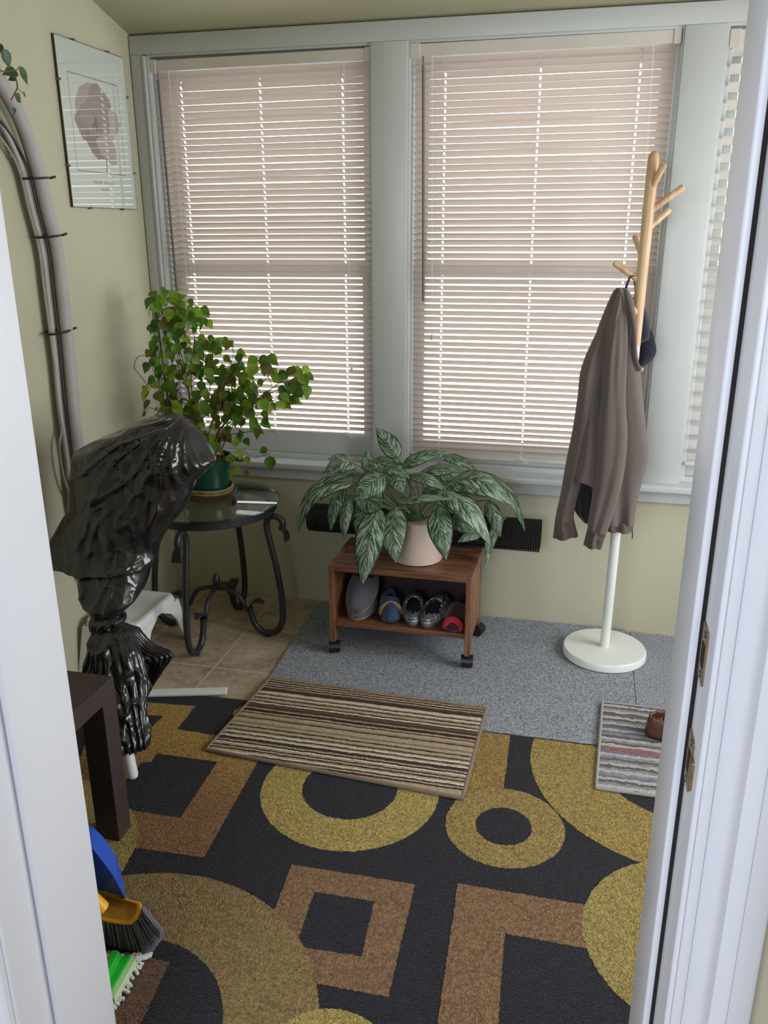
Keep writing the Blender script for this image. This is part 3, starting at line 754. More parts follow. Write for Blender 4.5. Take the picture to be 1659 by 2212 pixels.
# ------------------------------------------------------------------ hose and cables down the left wall
def hose():
    t = thing('air_conditioner_hose', 'thick grey insulated hose strapped with thin cables on the left wall', 'hose', (.04, -.7, .6))
    main = [P(x, y, 0, .048) for x, y in ((-45, 120), (10, 195), (48, 268), (78, 360), (100, 450), (122, 540), (134, 640), (147, 760), (158, 880), (170, 990), (178, 1080))]
    pts = bez(main+[Vector((.048, main[-1].y, .30))], 6)
    MB().tube(pts, .0225, 18).build('insulated_pipe', M['hose'], t, smooth=True)
    r = random.Random(5)
    for k, (off, m, rad) in enumerate(((.034, 'cable', .0105), (.048, 'hose', .008), (.028, 'dark_cable', .004), (.058, 'cable', .0045))):
        q = []
        for i, p in enumerate(main):
            ex = .05*max(0, (3-i))/3*(k*.6+.5) if i < 4 else 0
            o = off if i < 9 else off*(.8)
            q.append(Vector((.02+.008*k % .02, p.y-o-ex*.9, p.z-ex*.9)))
        if k != 3: q.append(Vector((.03, q[-1].y+.01, .35)))
        else: q = q[:7]+[P(132, 900, 0, .03), P(128, 960, 0, .03), P(135, 1020, 0, .03), P(152, 1072, 0, .03), P(175, 1110, 0, .03)]
        MB().tube(bez(q, 5), rad, 10).build('cable', M[m], t, smooth=True)
    for (x, y) in ((82, 385), (108, 510), (130, 716)):
        c = P(x, y, 0, .045); b = MB()
        ring = [(.038+.034*math.cos(a), c.y-.002+.052*math.sin(a), c.z+.004*math.sin(a)) for a in [2*math.pi*k/28 for k in range(29)]]
        b.tube(ring, .0034, 8); b.tube([(.062, c.y+.04, c.z+.002), (.068, c.y+.058, c.z+.007)], .004, 8); b.build('cable_tie', M['black_plastic'], t, smooth=True)
hose()

# ------------------------------------------------------------------ leaves
def ivy_leaf_mat(name, c1, c2, tl=.35):
    k = N(name); k.rough(.35); g = k.n('ShaderNodeObjectInfo'); v = k.co()
    n = k.noise(v, 14, 2); n2 = k.noise(v, 60, 3)
    cc = k.mix(k.math('MULTIPLY', n2, .3), k.ramp(n, [(.38, c1), (.62, c2)]), lin((40, 60, 20)))
    k.col(cc); k.translucent(tl, k.mix(1.0, cc, (1.7, 1.9, .9, 1), 'MULTIPLY')); return k.m
M['ivy'] = ivy_leaf_mat('ivy_leaf_green', lin((54, 90, 40)), lin((98, 134, 52)))
M['ivy2'] = ivy_leaf_mat('ivy_leaf_yellow_green', lin((98, 130, 42)), lin((146, 170, 70)), .5)
M['ivy3'] = ivy_leaf_mat('ivy_leaf_olive', lin((88, 84, 40)), lin((112, 104, 52)), .4)
def add_leaf(b, base, d, nrm, L, Wd, r, cup=.15):
    d = d.normalized(); s = d.cross(nrm).normalized(); n = s.cross(d).normalized()
    prof = [(0, .0), (.12, .34), (.32, .5), (.52, .40), (.72, .24), (.88, .08), (1.0, 0)]
    o = len(b.v); ser = [0, .05, -.03, .05, -.03, .02, 0]
    for i, (u, w) in enumerate(prof):
        z = -cup*L*u*u+ r.uniform(-.01, .01)*L
        w2 = w*Wd*(1+ser[i])
        for sg in (-1, 0, 1):
            p = base+d*(u*L)+s*(sg*w2)+n*(z+abs(sg)*w2*.28)
            b.v.append(tuple(p))
    for i in range(len(prof)-1):
        for q in (0, 1):
            b.quad((o+i*3+q, o+i*3+q+1, o+(i+1)*3+q+1, o+(i+1)*3+q))
def inpoly(x, y, pl):
    c = False; j = len(pl)-1
    for i in range(len(pl)):
        if (pl[i][1] > y) != (pl[j][1] > y) and x < (pl[j][0]-pl[i][0])*(y-pl[i][1])/(pl[j][1]-pl[i][1])+pl[i][0]: c = not c
        j = i
    return c
POT = Vector((.355, -.355, .567))
def ivy():
    t = thing('potted_ivy', 'bushy grape ivy in a dark green pot on the glass table', 'plant', tuple(POT))
    # pot with a thick rim, rope bands, saucer
    MB().lathe([(.070, 0), (.078, .004), (.088, .09), (.093, .128), (.102, .130), (.104, .150), (.098, .154), (.092, .150), (.090, .135)], tuple(POT+Vector((0, 0, .010))), 48).build('pot', M['pot_green'], t, smooth=True)
    MB().lathe([(.088, .0), (.101, .004), (.110, .026), (.105, .028), (.098, .010)], tuple(POT), 48).build('saucer', M['saucer'], t, smooth=True)
    b = MB()
    for z, rr in ((.030, .094), (.042, .095)):
        b.tube([(POT.x+rr*math.cos(a), POT.y+rr*math.sin(a), POT.z+z+.002*math.sin(3*a)) for a in [2*math.pi*k/48 for k in range(49)]], .006, 8)
    b.build('rope_band', M['rope'], t, smooth=True)
    MB().lathe([(.001, .143), (.091, .141)], tuple(POT), 32).build('soil', M['soil'], t)
    poly = [(322, 640), (352, 632), (382, 628), (440, 675), (450, 715), (520, 755), (533, 785), (600, 778), (640, 790), (665, 810), (662, 850), (625, 880), (585, 885), (560, 940), (525, 960), (520, 1010), (430, 985), (400, 925), (340, 905), (308, 898), (318, 860), (312, 800), (330, 780), (322, 760), (345, 720), (318, 712), (325, 690)]
    r = random.Random(21); st = MB(); lf = MB()
    base = POT+Vector((0, 0, .14))
    ends = [(352, 640, -.30), (340, 690, -.38), (425, 675, -.34), (505, 762, -.33), (450, 740, -.42), (660, 812, -.33), (640, 800, -.40), (655, 850, -.36), (600, 885, -.30), (560, 930, -.43), (330, 800, -.37), (322, 880, -.30), (400, 760, -.28), (480, 830, -.45), (590, 800, -.28), (380, 720, -.33), (540, 870, -.38), (500, 1000, -.46), (430, 860, -.48)]
    paths = []
    for (x, y, Y) in ends:
        e = P(x, y, 1, Y); b0 = base+Vector((r.uniform(-.05, .05), r.uniform(-.05, .05), 0))
        mid = b0.lerp(e, .5)+Vector((r.uniform(-.03, .03), r.uniform(-.03, .03), .03+.08*(abs(e.x-b0.x))))
        pts = bez([b0, b0.lerp(mid, .5)+Vector((0, 0, .03)), mid, e], 8); paths.append(pts)
        st.tube(pts, [.0030*(1-.6*i/len(pts)) for i in range(len(pts))], 6)
    # curl of a tendril on the left
    st.tube(bez([P(325, 842, 1, -.35), P(302, 810, 1, -.35), P(290, 795, 1, -.35), P(297, 772, 1, -.35), P(320, 768, 1, -.35), P(345, 774, 1, -.35)], 6), .0014, 5)
    hp = [P(528, 965, 1, -.42), P(532, 978, 1, -.42), P(548, 988, 1, -.42), P(570, 984, 1, -.42), P(583, 978, 1, -.42)]
    st.tube(bez(hp, 5), .0013, 5)
    mats = [M['ivy'], M['ivy2'], M['ivy3']]
    def leaf_at(p, L, down=.6, dirx=None):
        a = r.uniform(0, 6.28); d = Vector((math.cos(a), math.sin(a)*.7, -down*r.uniform(.5, 1.6)))
        if dirx is not None: d = dirx
        nrm = Vector((r.uniform(-.4, .4), r.uniform(-1, -.2), r.uniform(.1, .9)))
        add_leaf(lf, p, d, nrm, L, L*r.uniform(.66, .92), r)
    cnt = 0
    while cnt < 430:
        x = r.uniform(300, 668); y = r.uniform(625, 1010)
        if not inpoly(x, y, poly): continue
        if y > 900 and r.random() < .25: continue
        if x > 560 and r.random() < .2: continue
        Y = -.37+r.gauss(0, .055); p = P(x, y, 1, Y)
        if p.z < POT.z+.12 and abs(p.x-POT.x) < .12: continue
        hi = (x > 440) or y < 760
        lf.cur = r.choices((0, 1, 2), (.60, .30, .10) if y < 850 else (.45, .25, .30))[0]
        L = r.uniform(.032, .058)
        d = None
        if x > 560: d = Vector((r.uniform(.1, 1), r.uniform(-.4, .2), r.uniform(-1, -.2)))
        leaf_at(p+Vector((0, 0, L*.4)), L, 1.0, d)
        # petiole to the nearest stem point
        if cnt % 2 == 0:
            best = min((q for pp in paths for q in pp), key=lambda q: (q-p).length)
            if (best-p).length < .12: st.tube([best, best.lerp(p, .5)+Vector((0, 0, .01)), p+Vector((0, 0, L*.4))], .0010, 5)
        cnt += 1
    for (x, y, L, dx, dz, mi) in ((583, 985, .058, .12, -1, 0), (577, 968, .036, -.6, -.4, 0), (640, 800, .042, .7, -.6, 1), (655, 812, .036, .5, -1, 0), (512, 758, .042, .9, -.4, 1), (420, 668, .045, .8, -.7, 1), (448, 690, .04, .6, -1, 1),
                           (345, 662, .045, -.8, -.2, 1), (330, 700, .04, -.3, -1, 0), (378, 636, .040, .2, -1, 1), (392, 650, .032, .5, -1, 1), (348, 648, .03, -.5, .4, 0), (357, 682, .032, 0, -1, 2), (640, 840, .038, .8, -.5, 0), (533, 985, .034, .2, -1, 1), (515, 1003, .03, -.2, -1, 1), (530, 1015, .03, .3, -1, 2), (503, 1012, .036, -.2, -1, 1)):
        lf.cur = mi; add_leaf(lf, P(x, y, 1, -.42), Vector((dx, -.15, dz)), Vector((0, -1, .25)), L, L*.85, r, .05)
    st.build('stems', M['stem'], t, smooth=True)
    lf.build('foliage', mats, t, smooth='all', recalc=False)
    b = MB(); b.tube([P(334, 640, 1, -.30), P(343, 715, 1, -.31), P(362, 860, 1, -.33), base+Vector((-.03, .02, -.02))], .0035, 8); b.build('support_stick', M['dark_cable'], t, smooth=True)
ivy()

def hanging_vine():
    t = thing('hanging_vine', 'dark green trailing ivy sprig hanging at the top left beside the hose', 'plant', tuple(P(-60, 40, 0, .13)))
    r = random.Random(3); X = .13
    q = lambda x, y: P(x*.1356, 60+y*.1356, 0, X)
    b = MB(); b.tube(bez([P(-60, 40, 0, X), q(-120, 200), q(-20, 560), q(20, 690), q(240, 690), q(250, 800), q(275, 950), q(180, 1150)], 5), .0020, 6)
    b.tube(bez([q(240, 690), q(300, 640), q(310, 610)], 4), .0014, 5); b.tube(bez([q(275, 960), q(330, 1010), q(380, 1050)], 4), .0012, 5)
    b.tube(bez([q(-40, 1760), q(20, 1860), q(110, 1900), q(150, 2000)], 4), .0012, 5)
    b.tube(bez([q(-120, 200), q(-260, 900), q(-40, 1760)], 5), .0014, 5)
    b.build('stems', M['stem'], t, smooth=True)
    lf = MB()
    for (x0, y0, x1, y1, w) in ((40, 330, 170, 670, .6), (10, 250, -10, 420, .6), (265, 690, 40, 740, .5), (240, 800, 130, 835, .5), (305, 610, 460, 930, .42), (230, 1060, 350, 1200, .8), (370, 1015, 410, 1125, .4), (190, 1260, 215, 1410, .85), (150, 1960, 180, 2100, .3)):
        a, c = q(x0, y0), q(x1, y1); add_leaf(lf, a, c-a, Vector((1, -.7, .4)), (c-a).length, (c-a).length*w, r, .06)
    lf.build('foliage', paint('dark_ivy', lin((48, 78, 44)), .45, .3, 40, .1, 90), t, smooth='all', recalc=False)
hanging_vine()

# ------------------------------------------------------------------ round glass table
TC = Vector((.372, -.378))
def table():
    t = thing('side_table', 'round glass-topped side table on scrolled black iron legs', 'table', (TC.x, TC.y, 0))
    MB().lathe([(.262, .553), (.267, .556), (.267, .560), (.246, .5645), (.0, .5645)], (TC.x, TC.y, 0), 96, cap=False).build('glass_top', M['table_glass'], t, smooth=25)
    MB().lathe([(.0, .5530), (.262, .5530)], (TC.x, TC.y, 0), 96, cap=False).build('glass_underside', M['table_glass'], t)
    b = MB(); b.lathe([(.262, .5535), (.2672, .556), (.2672, .560), (.266, .5607)], (TC.x, TC.y, 0), 96, cap=False); b.build('glass_edge', M['table_glass_edge'], t, smooth=True)
    MB().lathe([(.228, .522), (.252, .522), (.252, .5515), (.228, .5515), (.228, .522)], (TC.x, TC.y, 0), 96, cap=False).build('ring_frame', M['black_metal'], t, smooth=30)
    for k, ang in enumerate((-90, 0, 90, 180)):
        a = math.radians(ang); u = Vector((math.cos(a), math.sin(a), 0)); c = Vector((TC.x, TC.y, 0))
        def q(r, z, s=0): return c+u*r+Vector((0, 0, z))
        b = MB()
        sh = [(.285, .462), (.292, .482), (.284, .503), (.262, .513), (.240, .508), (.228, .490), (.226, .462), (.238, .40), (.258, .30), (.272, .20), (.276, .12), (.268, .060), (.245, .026), (.212, .016), (.180, .022), (.155, .050), (.142, .090), (.138, .118)]
        pts = bez([q(*p) for p in sh], 6)
        b.tube(pts, [.0125]*len(pts), 14)
        lg = b.build('leg', M['black_metal'], t, smooth=True)
        # flattened leaf tips of the scrolls
        b = MB(); s = u.cross(Vector((0, 0, 1)))
        lf = bez([q(.287, .470), q(.300, .458), q(.306, .438), q(.306, .420)], 4)
        for i, p in enumerate(lf):
            w = .011+.009*i/len(lf); th = .005
            o = len(b.v); b.v += [tuple(p+s*w+u*th), tuple(p-s*w+u*th), tuple(p-s*w-u*th), tuple(p+s*w-u*th)]
            if i: b.quad((o-4, o-3, o+1, o)); b.quad((o-3, o-2, o+2, o+1)); b.quad((o-2, o-1, o+3, o+2)); b.quad((o-1, o-4, o, o+3))
        b.quad((0, 1, 2, 3)); b.quad((len(b.v)-1, len(b.v)-2, len(b.v)-3, len(b.v)-4)); b.build('scroll_leaf', M['black_metal'], lg, smooth=True)
        b = MB(); lf = bez([q(.138, .112), q(.146, .140), q(.170, .152), q(.196, .146)], 5)
        for i, p in enumerate(lf):
            w = .006+.015*math.sin(math.pi*min(1, (i+1)/len(lf)*1.0)); th = .004; o = len(b.v)
            b.v += [tuple(p+s*w+Vector((0, 0, th))), tuple(p-s*w+Vector((0, 0, th))), tuple(p-s*w-Vector((0, 0, th))), tuple(p+s*w-Vector((0, 0, th)))]
            if i: b.quad((o-4, o-3, o+1, o)); b.quad((o-3, o-2, o+2, o+1)); b.quad((o-2, o-1, o+3, o+2)); b.quad((o-1, o-4, o, o+3))
        b.quad((0, 1, 2, 3)); b.quad((len(b.v)-1, len(b.v)-2, len(b.v)-3, len(b.v)-4)); b.build('scroll_leaf', M['black_metal'], lg, smooth=True)
        b = MB(); b.lathe([(.011, 0), (.013, .002), (.012, .012)], tuple(q(.212, .0005)), 16); b.build('foot', M['black_plastic'], lg, smooth=True)
        # half-arch to the centre
        b = MB(); b.tube(bez([q(.140, .100), q(.120, .112), q(.108, .140), q(.085, .172), q(.045, .188), q(0, .190)], 6), .0088, 12); b.build('stretcher', M['black_metal'], t, smooth=True)
    MB().lathe([(.012, 0), (.020, .004), (.020, .008), (.010, .013), (.016, .022), (.017, .030), (.011, .045), (.004, .058), (.001, .062)], (TC.x, TC.y, .196), 20).build('finial', M['black_metal'], t, smooth=True)
table()

# ------------------------------------------------------------------ step stool
def stool():
    t = thing('step_stool', 'small white plastic step stool on the tiles beside the left wall', 'stool', (.15, -.62, 0))
    x0, x1, y0, y1, H = .035, .243, -.775, -.490, .205; sp = .028
    def ring(z, g, rad, n=6):
        out = []
        for cx, cy, a0 in ((x1+g-rad, y1+g-rad, 0), (x0-g+rad, y1+g-rad, 90), (x0-g+rad, y0-g+rad, 180), (x1+g-rad, y0-g+rad, 270)):
            for k in range(n): a = math.radians(a0+90*k/(n-1)); out.append((cx+rad*math.cos(a), cy+rad*math.sin(a), z))
        return out
    b = MB(); b.loft([ring(H-.030, .008, .028), ring(H-.010, .004, .027), ring(H-.003, .001, .026), ring(H, -.006, .022), ring(H+.0005, -.014, .020), ring(H-.003, -.020, .018), ring(H-.0035, -.06, .016)], cap=True)
    b.build('seat', M['white_plastic'], t, smooth=True)
    # four corner legs, each an L of two tapering panels
    for sx, sy in ((1, 1), (1, -1), (-1, 1), (-1, -1)):
        X = x1 if sx > 0 else x0; Yc = y1 if sy > 0 else y0; b = MB(); th = .005
        zs = [H-.028, H-.06, H-.10, H-.15, .0]; wd = [.105, .062, .046, .040, .032]; wy = [.14, .080, .052, .044, .034]
        for axis in (0, 1):
            rings = []
            for z, w, w2 in zip(zs, wd, wy):
                g = .008+sp*(1-z/H); cx, cy = X+sx*g, Yc+sy*g
                if axis == 0: pp = [(cx, cy), (cx-sx*w, cy), (cx-sx*w, cy-sy*th), (cx, cy-sy*th)]
                else: pp = [(cx, cy), (cx, cy-sy*w2), (cx-sx*th, cy-sy*w2), (cx-sx*th, cy)]
                rings.append([(p[0], p[1], z) for p in pp])
            b.loft(rings)
        b.build('leg', M['white_plastic'], t, bevel=.0015)
stool()

# white pipe on the floor
a, c = FL(300, 1498, .018), FL(490, 1493, .018); d = (c-a).normalized(); a = c-d*.62
b = MB(); s_ = Vector((-d.y, d.x, 0)); prof = [(-.017, -.007), (.017, -.007), (.019, 0), (.015, .008), (-.015, .008), (-.019, 0)]
b.loft([[p+s_*u+Vector((0, 0, v)) for u, v in prof] for p in (a, c)])
o = b.build('curtain_rail', M['white_plastic'], bevel=.002); tag(o, 'flat white plastic rail lying on the tiles at the rug edge', 'rail')

# ------------------------------------------------------------------ black bag over a long-handled tool
def bag_thing():
    t = thing('bagged_tool', 'long-handled garden tool wrapped in a knotted black bin bag, leaning by the left wall', 'tool', tuple(FL(290, 1690, .012)))
    def sect(lv, yfun, dep, name, seed, fold=.012, nseg=72, twist=0, nb=6, sub=5, amp2=1.0, cap=True, pleat=0, fine=.0, radial=None):
        # lv: (xl, yl, xr, yr) silhouette points left/right per level
        L = []
        for i in range(len(lv)-1):
            for k in range(sub):
                f = k/sub
                pr = lv[max(i-1, 0)], lv[i], lv[i+1], lv[min(i+2, len(lv)-1)]
                L.append(tuple(.5*((2*pr[1][j])+(pr[2][j]-pr[0][j])*f+(2*pr[0][j]-5*pr[1][j]+4*pr[2][j]-pr[3][j])*f*f+(3*pr[1][j]-pr[0][j]-3*pr[2][j]+pr[3][j])*f**3) for j in range(5)))
        L.append(lv[-1])
        rings = []
        for i, (xl, yl, xr, yr, Y) in enumerate(L):
            a = P(xl, yl, 1, Y); c = P(xr, yr, 1, Y); m = (a+c)/2; h = (c-a)/2; hl = h.length
            dp = min(dep, hl*.75); ring = []
            for k in range(nseg):
                th = 2*math.pi*k/nseg
                e = abs(math.cos(th))**.9*math.copysign(1, math.cos(th)); s2 = math.sin(th)
                p = m+h*e+Vector((0, dp*s2, 0))
                v = Vector((p.x*nb, p.y*nb, p.z*nb*.55+p.x*nb*.5))
                n1 = 1-abs(noise.noise(v+Vector((seed, 0, 0))))*2.4
                n2 = 1-abs(noise.noise(v*2.7+Vector((0, seed, 0))))*2.2
                n3 = noise.noise(v*7)
                if radial:
                    rx, rz = p.x-radial[0], p.z-radial[1]; ph = math.atan2(rz, rx); rr = math.hypot(rx, rz)
                    c1 = Vector((ph*5.0+.8*noise.noise(p*5), rr*3.0, p.y*6+seed)); c2 = Vector((ph*10+1.0*noise.noise(p*7), rr*9, p.y*9+seed))
                else:
                    c1 = Vector((p.x*22+seed, p.y*14, p.z*5)); c2 = Vector((p.x*36+seed, p.y*24, p.z*14))
                f1 = max(0, 1-abs(noise.noise(c1))*3.4)**2; f2 = max(0, 1-abs(noise.noise(c2))*3.2)**2
                f3 = max(0, 1-abs(noise.noise(Vector((p.x*40+p.z*26+seed, p.y*30, p.z*34-p.x*20))))*2.6)**2*max(0, noise.noise(p*6)+.15)
                pz = i/len(L); pl = pleat*min(1, pz*3+.15)*(abs(math.sin(th*9+seed+2*noise.noise(Vector((th, pz*3, seed)))))-.5)
                dd = (n1*.55+n2*.35*amp2+n3*.12)*fold*(.35+.65*abs(s2))+(fine*(f1*1.2+f2*.5+f3*.6)+pl)*(.3+.7*abs(s2))
                out = Vector((h.x/hl*e*.6, s2, h.z/hl*e*.4))
                ring.append(p+out*dd)
            rings.append(ring)
        b = MB(); b.loft(rings, cap); return b
    up = [(343, 899, 385, 899, -.90), (312, 906, 402, 910, -.90), (262, 928, 420, 936, -.92), (215, 948, 440, 968, -.93), (170, 975, 458, 996, -.94), (159, 1010, 440, 1018, -.95), (157, 1050, 416, 1042, -.96), (156, 1090, 404, 1080, -.97),
          (142, 1120, 378, 1118, -.98), (124, 1155, 352, 1150, -.99), (117, 1182, 340, 1178, -1.0), (121, 1208, 334, 1205, -1.02), (172, 1226, 322, 1222, -1.04), (177, 1250, 314, 1246, -1.06), (184, 1280, 300, 1275, -1.09), (196, 1308, 284, 1302, -1.12), (206, 1330, 262, 1322, -1.14), (209, 1345, 250, 1338, -1.15)]
    sect(up, None, .105, '', 3.1, .024, nb=5, nseg=220, sub=12, fine=.011, radial=(.56, 1.02)).build('bin_bag', M['bag'], t, smooth='all', sub=0)
    kn = [(207, 1328, 256, 1326, -1.15), (198, 1338, 268, 1336, -1.155), (200, 1352, 262, 1352, -1.16), (208, 1362, 256, 1362, -1.165)]
    sect(kn, None, .045, '', 8.2, .010, nb=16, fine=.006, nseg=140, sub=8, pleat=.006).build('knot', M['bag'], t, smooth='all')
    # skirt of the bag below the knot
    sk = [(206, 1352, 262, 1352, -1.16), (200, 1375, 285, 1378, -1.18), (194, 1405, 300, 1410, -1.20), (186, 1450, 312, 1450, -1.22), (204, 1480, 320, 1490, -1.24), (236, 1520, 312, 1520, -1.27), (246, 1560, 314, 1560, -1.30), (258, 1595, 318, 1590, -1.325), (266, 1614, 318, 1612, -1.335)]
    sect(sk, None, .05, '', 5.5, .008, nb=11, nseg=220, sub=12, fine=.011, pleat=.012).build('bag_skirt', M['bag'], t, smooth='all')
    wg = [(246, 1354, 262, 1346, -1.15), (262, 1375, 295, 1362, -1.14), (280, 1405, 330, 1395, -1.13), (292, 1430, 372, 1414, -1.13), (300, 1470, 348, 1455, -1.14), (305, 1500, 328, 1485, -1.15), (310, 1512, 316, 1506, -1.15)]
    sect(wg, None, .022, '', 6.7, .006, nb=14, nseg=140, sub=9, fine=.006, pleat=.010).build('bag_flap', M['bag'], t, smooth='all')
    lo = FL(290, 1690, .0); lo = P(289, 1684, 2, .022); hi = P(262, 1560, 1, -1.31)
    d = (lo-hi).normalized(); pts = [hi, hi.lerp(lo, .5), lo-d*.014, lo-d*.004, lo]; b = MB(); b.tube(pts, [.0165, .0165, .016, .012, .004], 18)
    b.build('handle', M['white_plastic'], t, smooth=True)
bag_thing()

# ------------------------------------------------------------------ black-brown side table by the door
def bench():
    t = thing('low_table', 'black-brown square low table partly hidden behind the door frame', 'table', (.35, -1.82, 0))
    X1, Y1 = .634, -1.548; S = .58; H = .473
    MB().box(X1-S, X1, Y1-S, Y1, H-.052, H).build('tabletop', M['dark_laminate'], t, bevel=.0015)
    for ax in (0, 1):
        for ay in (0, 1):
            x = X1-.066 if ax == 0 else X1-S; y = Y1-.060 if ay == 0 else Y1-S
            MB().box(x, x+.066, y, y+.060, .011, H-.052).build('leg', M['dark_laminate'], t, bevel=.0012)
bench()

# ------------------------------------------------------------------ shoe cart
CX0, CX1, CY0, CY1 = .872, 1.405, -.478, -.170
def cart():
    t = thing('shoe_cart', 'low wood-grain cart on black casters holding slippers and a plant', 'cart', ((CX0+CX1)/2, (CY0+CY1)/2, 0))
    th = .020
    MB().box(CX0+th, CX1-th, CY0, CY1, .352, .374).build('top', M['cart_x'], t, bevel=.0015)
    MB().box(CX0+th, CX1-th, CY0+.004, CY1, .128, .146).build('shelf', M['cart_x'], t, bevel=.0015)
    b = MB(); b.box(CX0+th, CX1-th, CY1-.010, CY1-.002, .146, .352); b.build('back_panel', M['dark_laminate'], t)
    for x0 in (CX0, CX1-th):
        b = MB()   # side panel with a low cut-out between the feet
        yz = [(CY0, .060), (CY0+.045, .060), (CY0+.050, .090), (CY0+.065, .108), (CY1-.065, .108), (CY1-.05, .09), (CY1-.045, .06), (CY1, .06), (CY1, .374), (CY0, .374)]
        n = len(yz); b.add([(x0, y, z) for y, z in yz]+[(x0+th, y, z) for y, z in yz], [tuple(range(n)), tuple(reversed(range(n, 2*n)))]+[(i, (i+1) % n, n+(i+1) % n, n+i) for i in range(n)])
        b.build('side_panel', M['cart_z'], t, bevel=.0012)
    for i, (x, y, ang) in enumerate(((CX0+.012, CY0+.020, 15), (CX1-.010, CY0+.020, 5), (CX0+.012, CY1-.02, 40), (CX1-.004, CY1-.02, 75))):
        a = math.radians(ang); d = Vector((math.cos(a), math.sin(a), 0)); p = Vector((x, y, .0285+.0078-.006))
        b = MB()
        for s in (-1, 1):
            c0 = p+d*(.004*s); c1 = p+d*(.021*s); b.tube([c0, c0+d*.001*s, c1-d*.003*s, c1], [.021, .0225, .0225, .019], 24)
        b.tube([p+Vector((0, 0, 0)), p+Vector((0, 0, .032))], .006, 10)
        cs = b.build('caster', M['black_plastic'], t, smooth=40)
        b = MB(); side = d.cross(Vector((0, 0, 1)))
        hood = [[p+d*w+side*(.0235*math.cos(q))+Vector((0, 0, .0235*math.sin(q))) for q in [math.radians(20+q*16) for q in range(9)]] for w in (-.022, .022)]
        b.loft(hood, closed=False); b.build('hood', M['black_plastic'], cs, solid=.003)
cart()
# slippers in the cart
def shoe_mesh(L, Wd, H, open_f=.42, toe=.8, heel=.85, n=26, m=22):
    """shoe along +x (toe at +x), returns shell rings; opening on top towards the heel"""
    b = MB(); rings = []
    for i in range(n+1):
        u = i/n
        w = Wd*.5*(math.sin(math.pi*min(1, u*1.0+.0))**.38 if 0 < u < 1 else .03)*(.82+.18*math.sin(math.pi*(u*.9+.05)-.4))
        h = H*(1-.38*u)*(math.sin(math.pi*u)**.25 if 0 < u < 1 else .05)
        ring = []
        for k in range(m+1):
            a = math.pi*(-.08+1.16*k/m)
            ring.append((L*(u-.5), w*math.cos(a), max(0, h*math.sin(a)*1.0)+.006))
        rings.append(ring)
    return rings
def slipper(name, label, loc, rot, L, Wd, H, mats, opening=(.06, .5), group=None, tilt=0, roll=0, trim=None, sole_m=None, fold=0, cat='slipper'):
    t = thing(name, label, cat, loc, 'slippers in the shoe cart' if cat == 'slipper' else None)
    rings = shoe_mesh(L, Wd, H); n = len(rings)-1; m = len(rings[0])-1
    b = MB()
    for r in rings:
        for p in r:
            dz = fold*noise.noise(Vector(p)*22)*.02; b.v.append((p[0], p[1], p[2]+dz))
    for i in range(n):
        for k in range(m):
            u = (i+.5)/n; kk = (k+.5)/m
            if opening[0] < u < opening[1] and abs(kk-.5) < .26*math.sin(math.pi*(u-opening[0])/(opening[1]-opening[0]))**.5: continue
            b.quad((i*(m+1)+k, i*(m+1)+k+1, (i+1)*(m+1)+k+1, (i+1)*(m+1)+k))
    b.build('upper', mats, t, smooth='all', solid=.006, loc=(0, 0, 0))
    b = MB(); out = [(r[0][0], r[0][1]*1.06) for r in rings]+[(r[-1][0], r[-1][1]*1.06) for r in reversed(rings)]
    b.prism(out, -.004, .012); b.build('sole', sole_m or M['rubber_grey'], t, bevel=.003, smooth=True, loc=(0, 0, 0))
    if trim:
        for nm, mt, u, wdt in trim:
            i = int(u*n); r = rings[i]; b = MB(); b.tube([(p[0], p[1]*1.05, p[2]*1.03+.002) for p in r], wdt, 6, flat=.6); b.build(nm, mt, t, smooth=True, loc=(0, 0, 0))
    t.rotation_euler = (roll, tilt, rot); return t
SZ = .1475
# grey felt slippers stacked sole to sole, leaning up in the left corner
slipper('slipper', 'grey felt slipper leaning toe-down on top of another, in the cart left corner', (.968, -.335, SZ+.075), math.radians(-92), .25, .115, .085, M['grey_felt'], sole_m=M['tan_felt'], fold=.3, tilt=math.radians(24))
slipper('slipper', 'grey felt slipper with tan sole lying under its mate in the cart left corner', (.966, -.335, SZ+.004), math.radians(-90), .24, .105, .060, M['grey_felt'], sole_m=M['tan_felt'], fold=.2)
slipper('slipper', 'blue knitted slipper with a tan strap beside the grey slippers', (1.078, -.350, SZ+.004), math.radians(-74), .22, .080, .065, M['blue_knit'], sole_m=M['navy_knit'], fold=1.0, trim=[('strap', M['tan_felt'], .72, .007)])
# plaid clogs: heel towards the room
slipper('slipper', 'left of two plaid flannel slippers, heel facing out of the cart', (1.168, -.335, SZ+.004), math.radians(99), .25, .090, .070, M['plaid'], opening=(.03, .5), sole_m=M['rubber_grey'])
slipper('slipper', 'right of two plaid flannel slippers, heel facing out of the cart', (1.256, -.338, SZ+.004), math.radians(80), .25, .092, .074, M['plaid'], opening=(.03, .5), sole_m=M['rubber_grey'])
slipper('slipper', 'maroon slipper with red toe and blue sole at the cart right end', (1.340, -.360, SZ+.004), math.radians(-91), .22, .082, .062, [M['maroon']], opening=(.05, .4), sole_m=M['royal'], trim=[('toe_cap', M['red_felt'], .93, .016)])

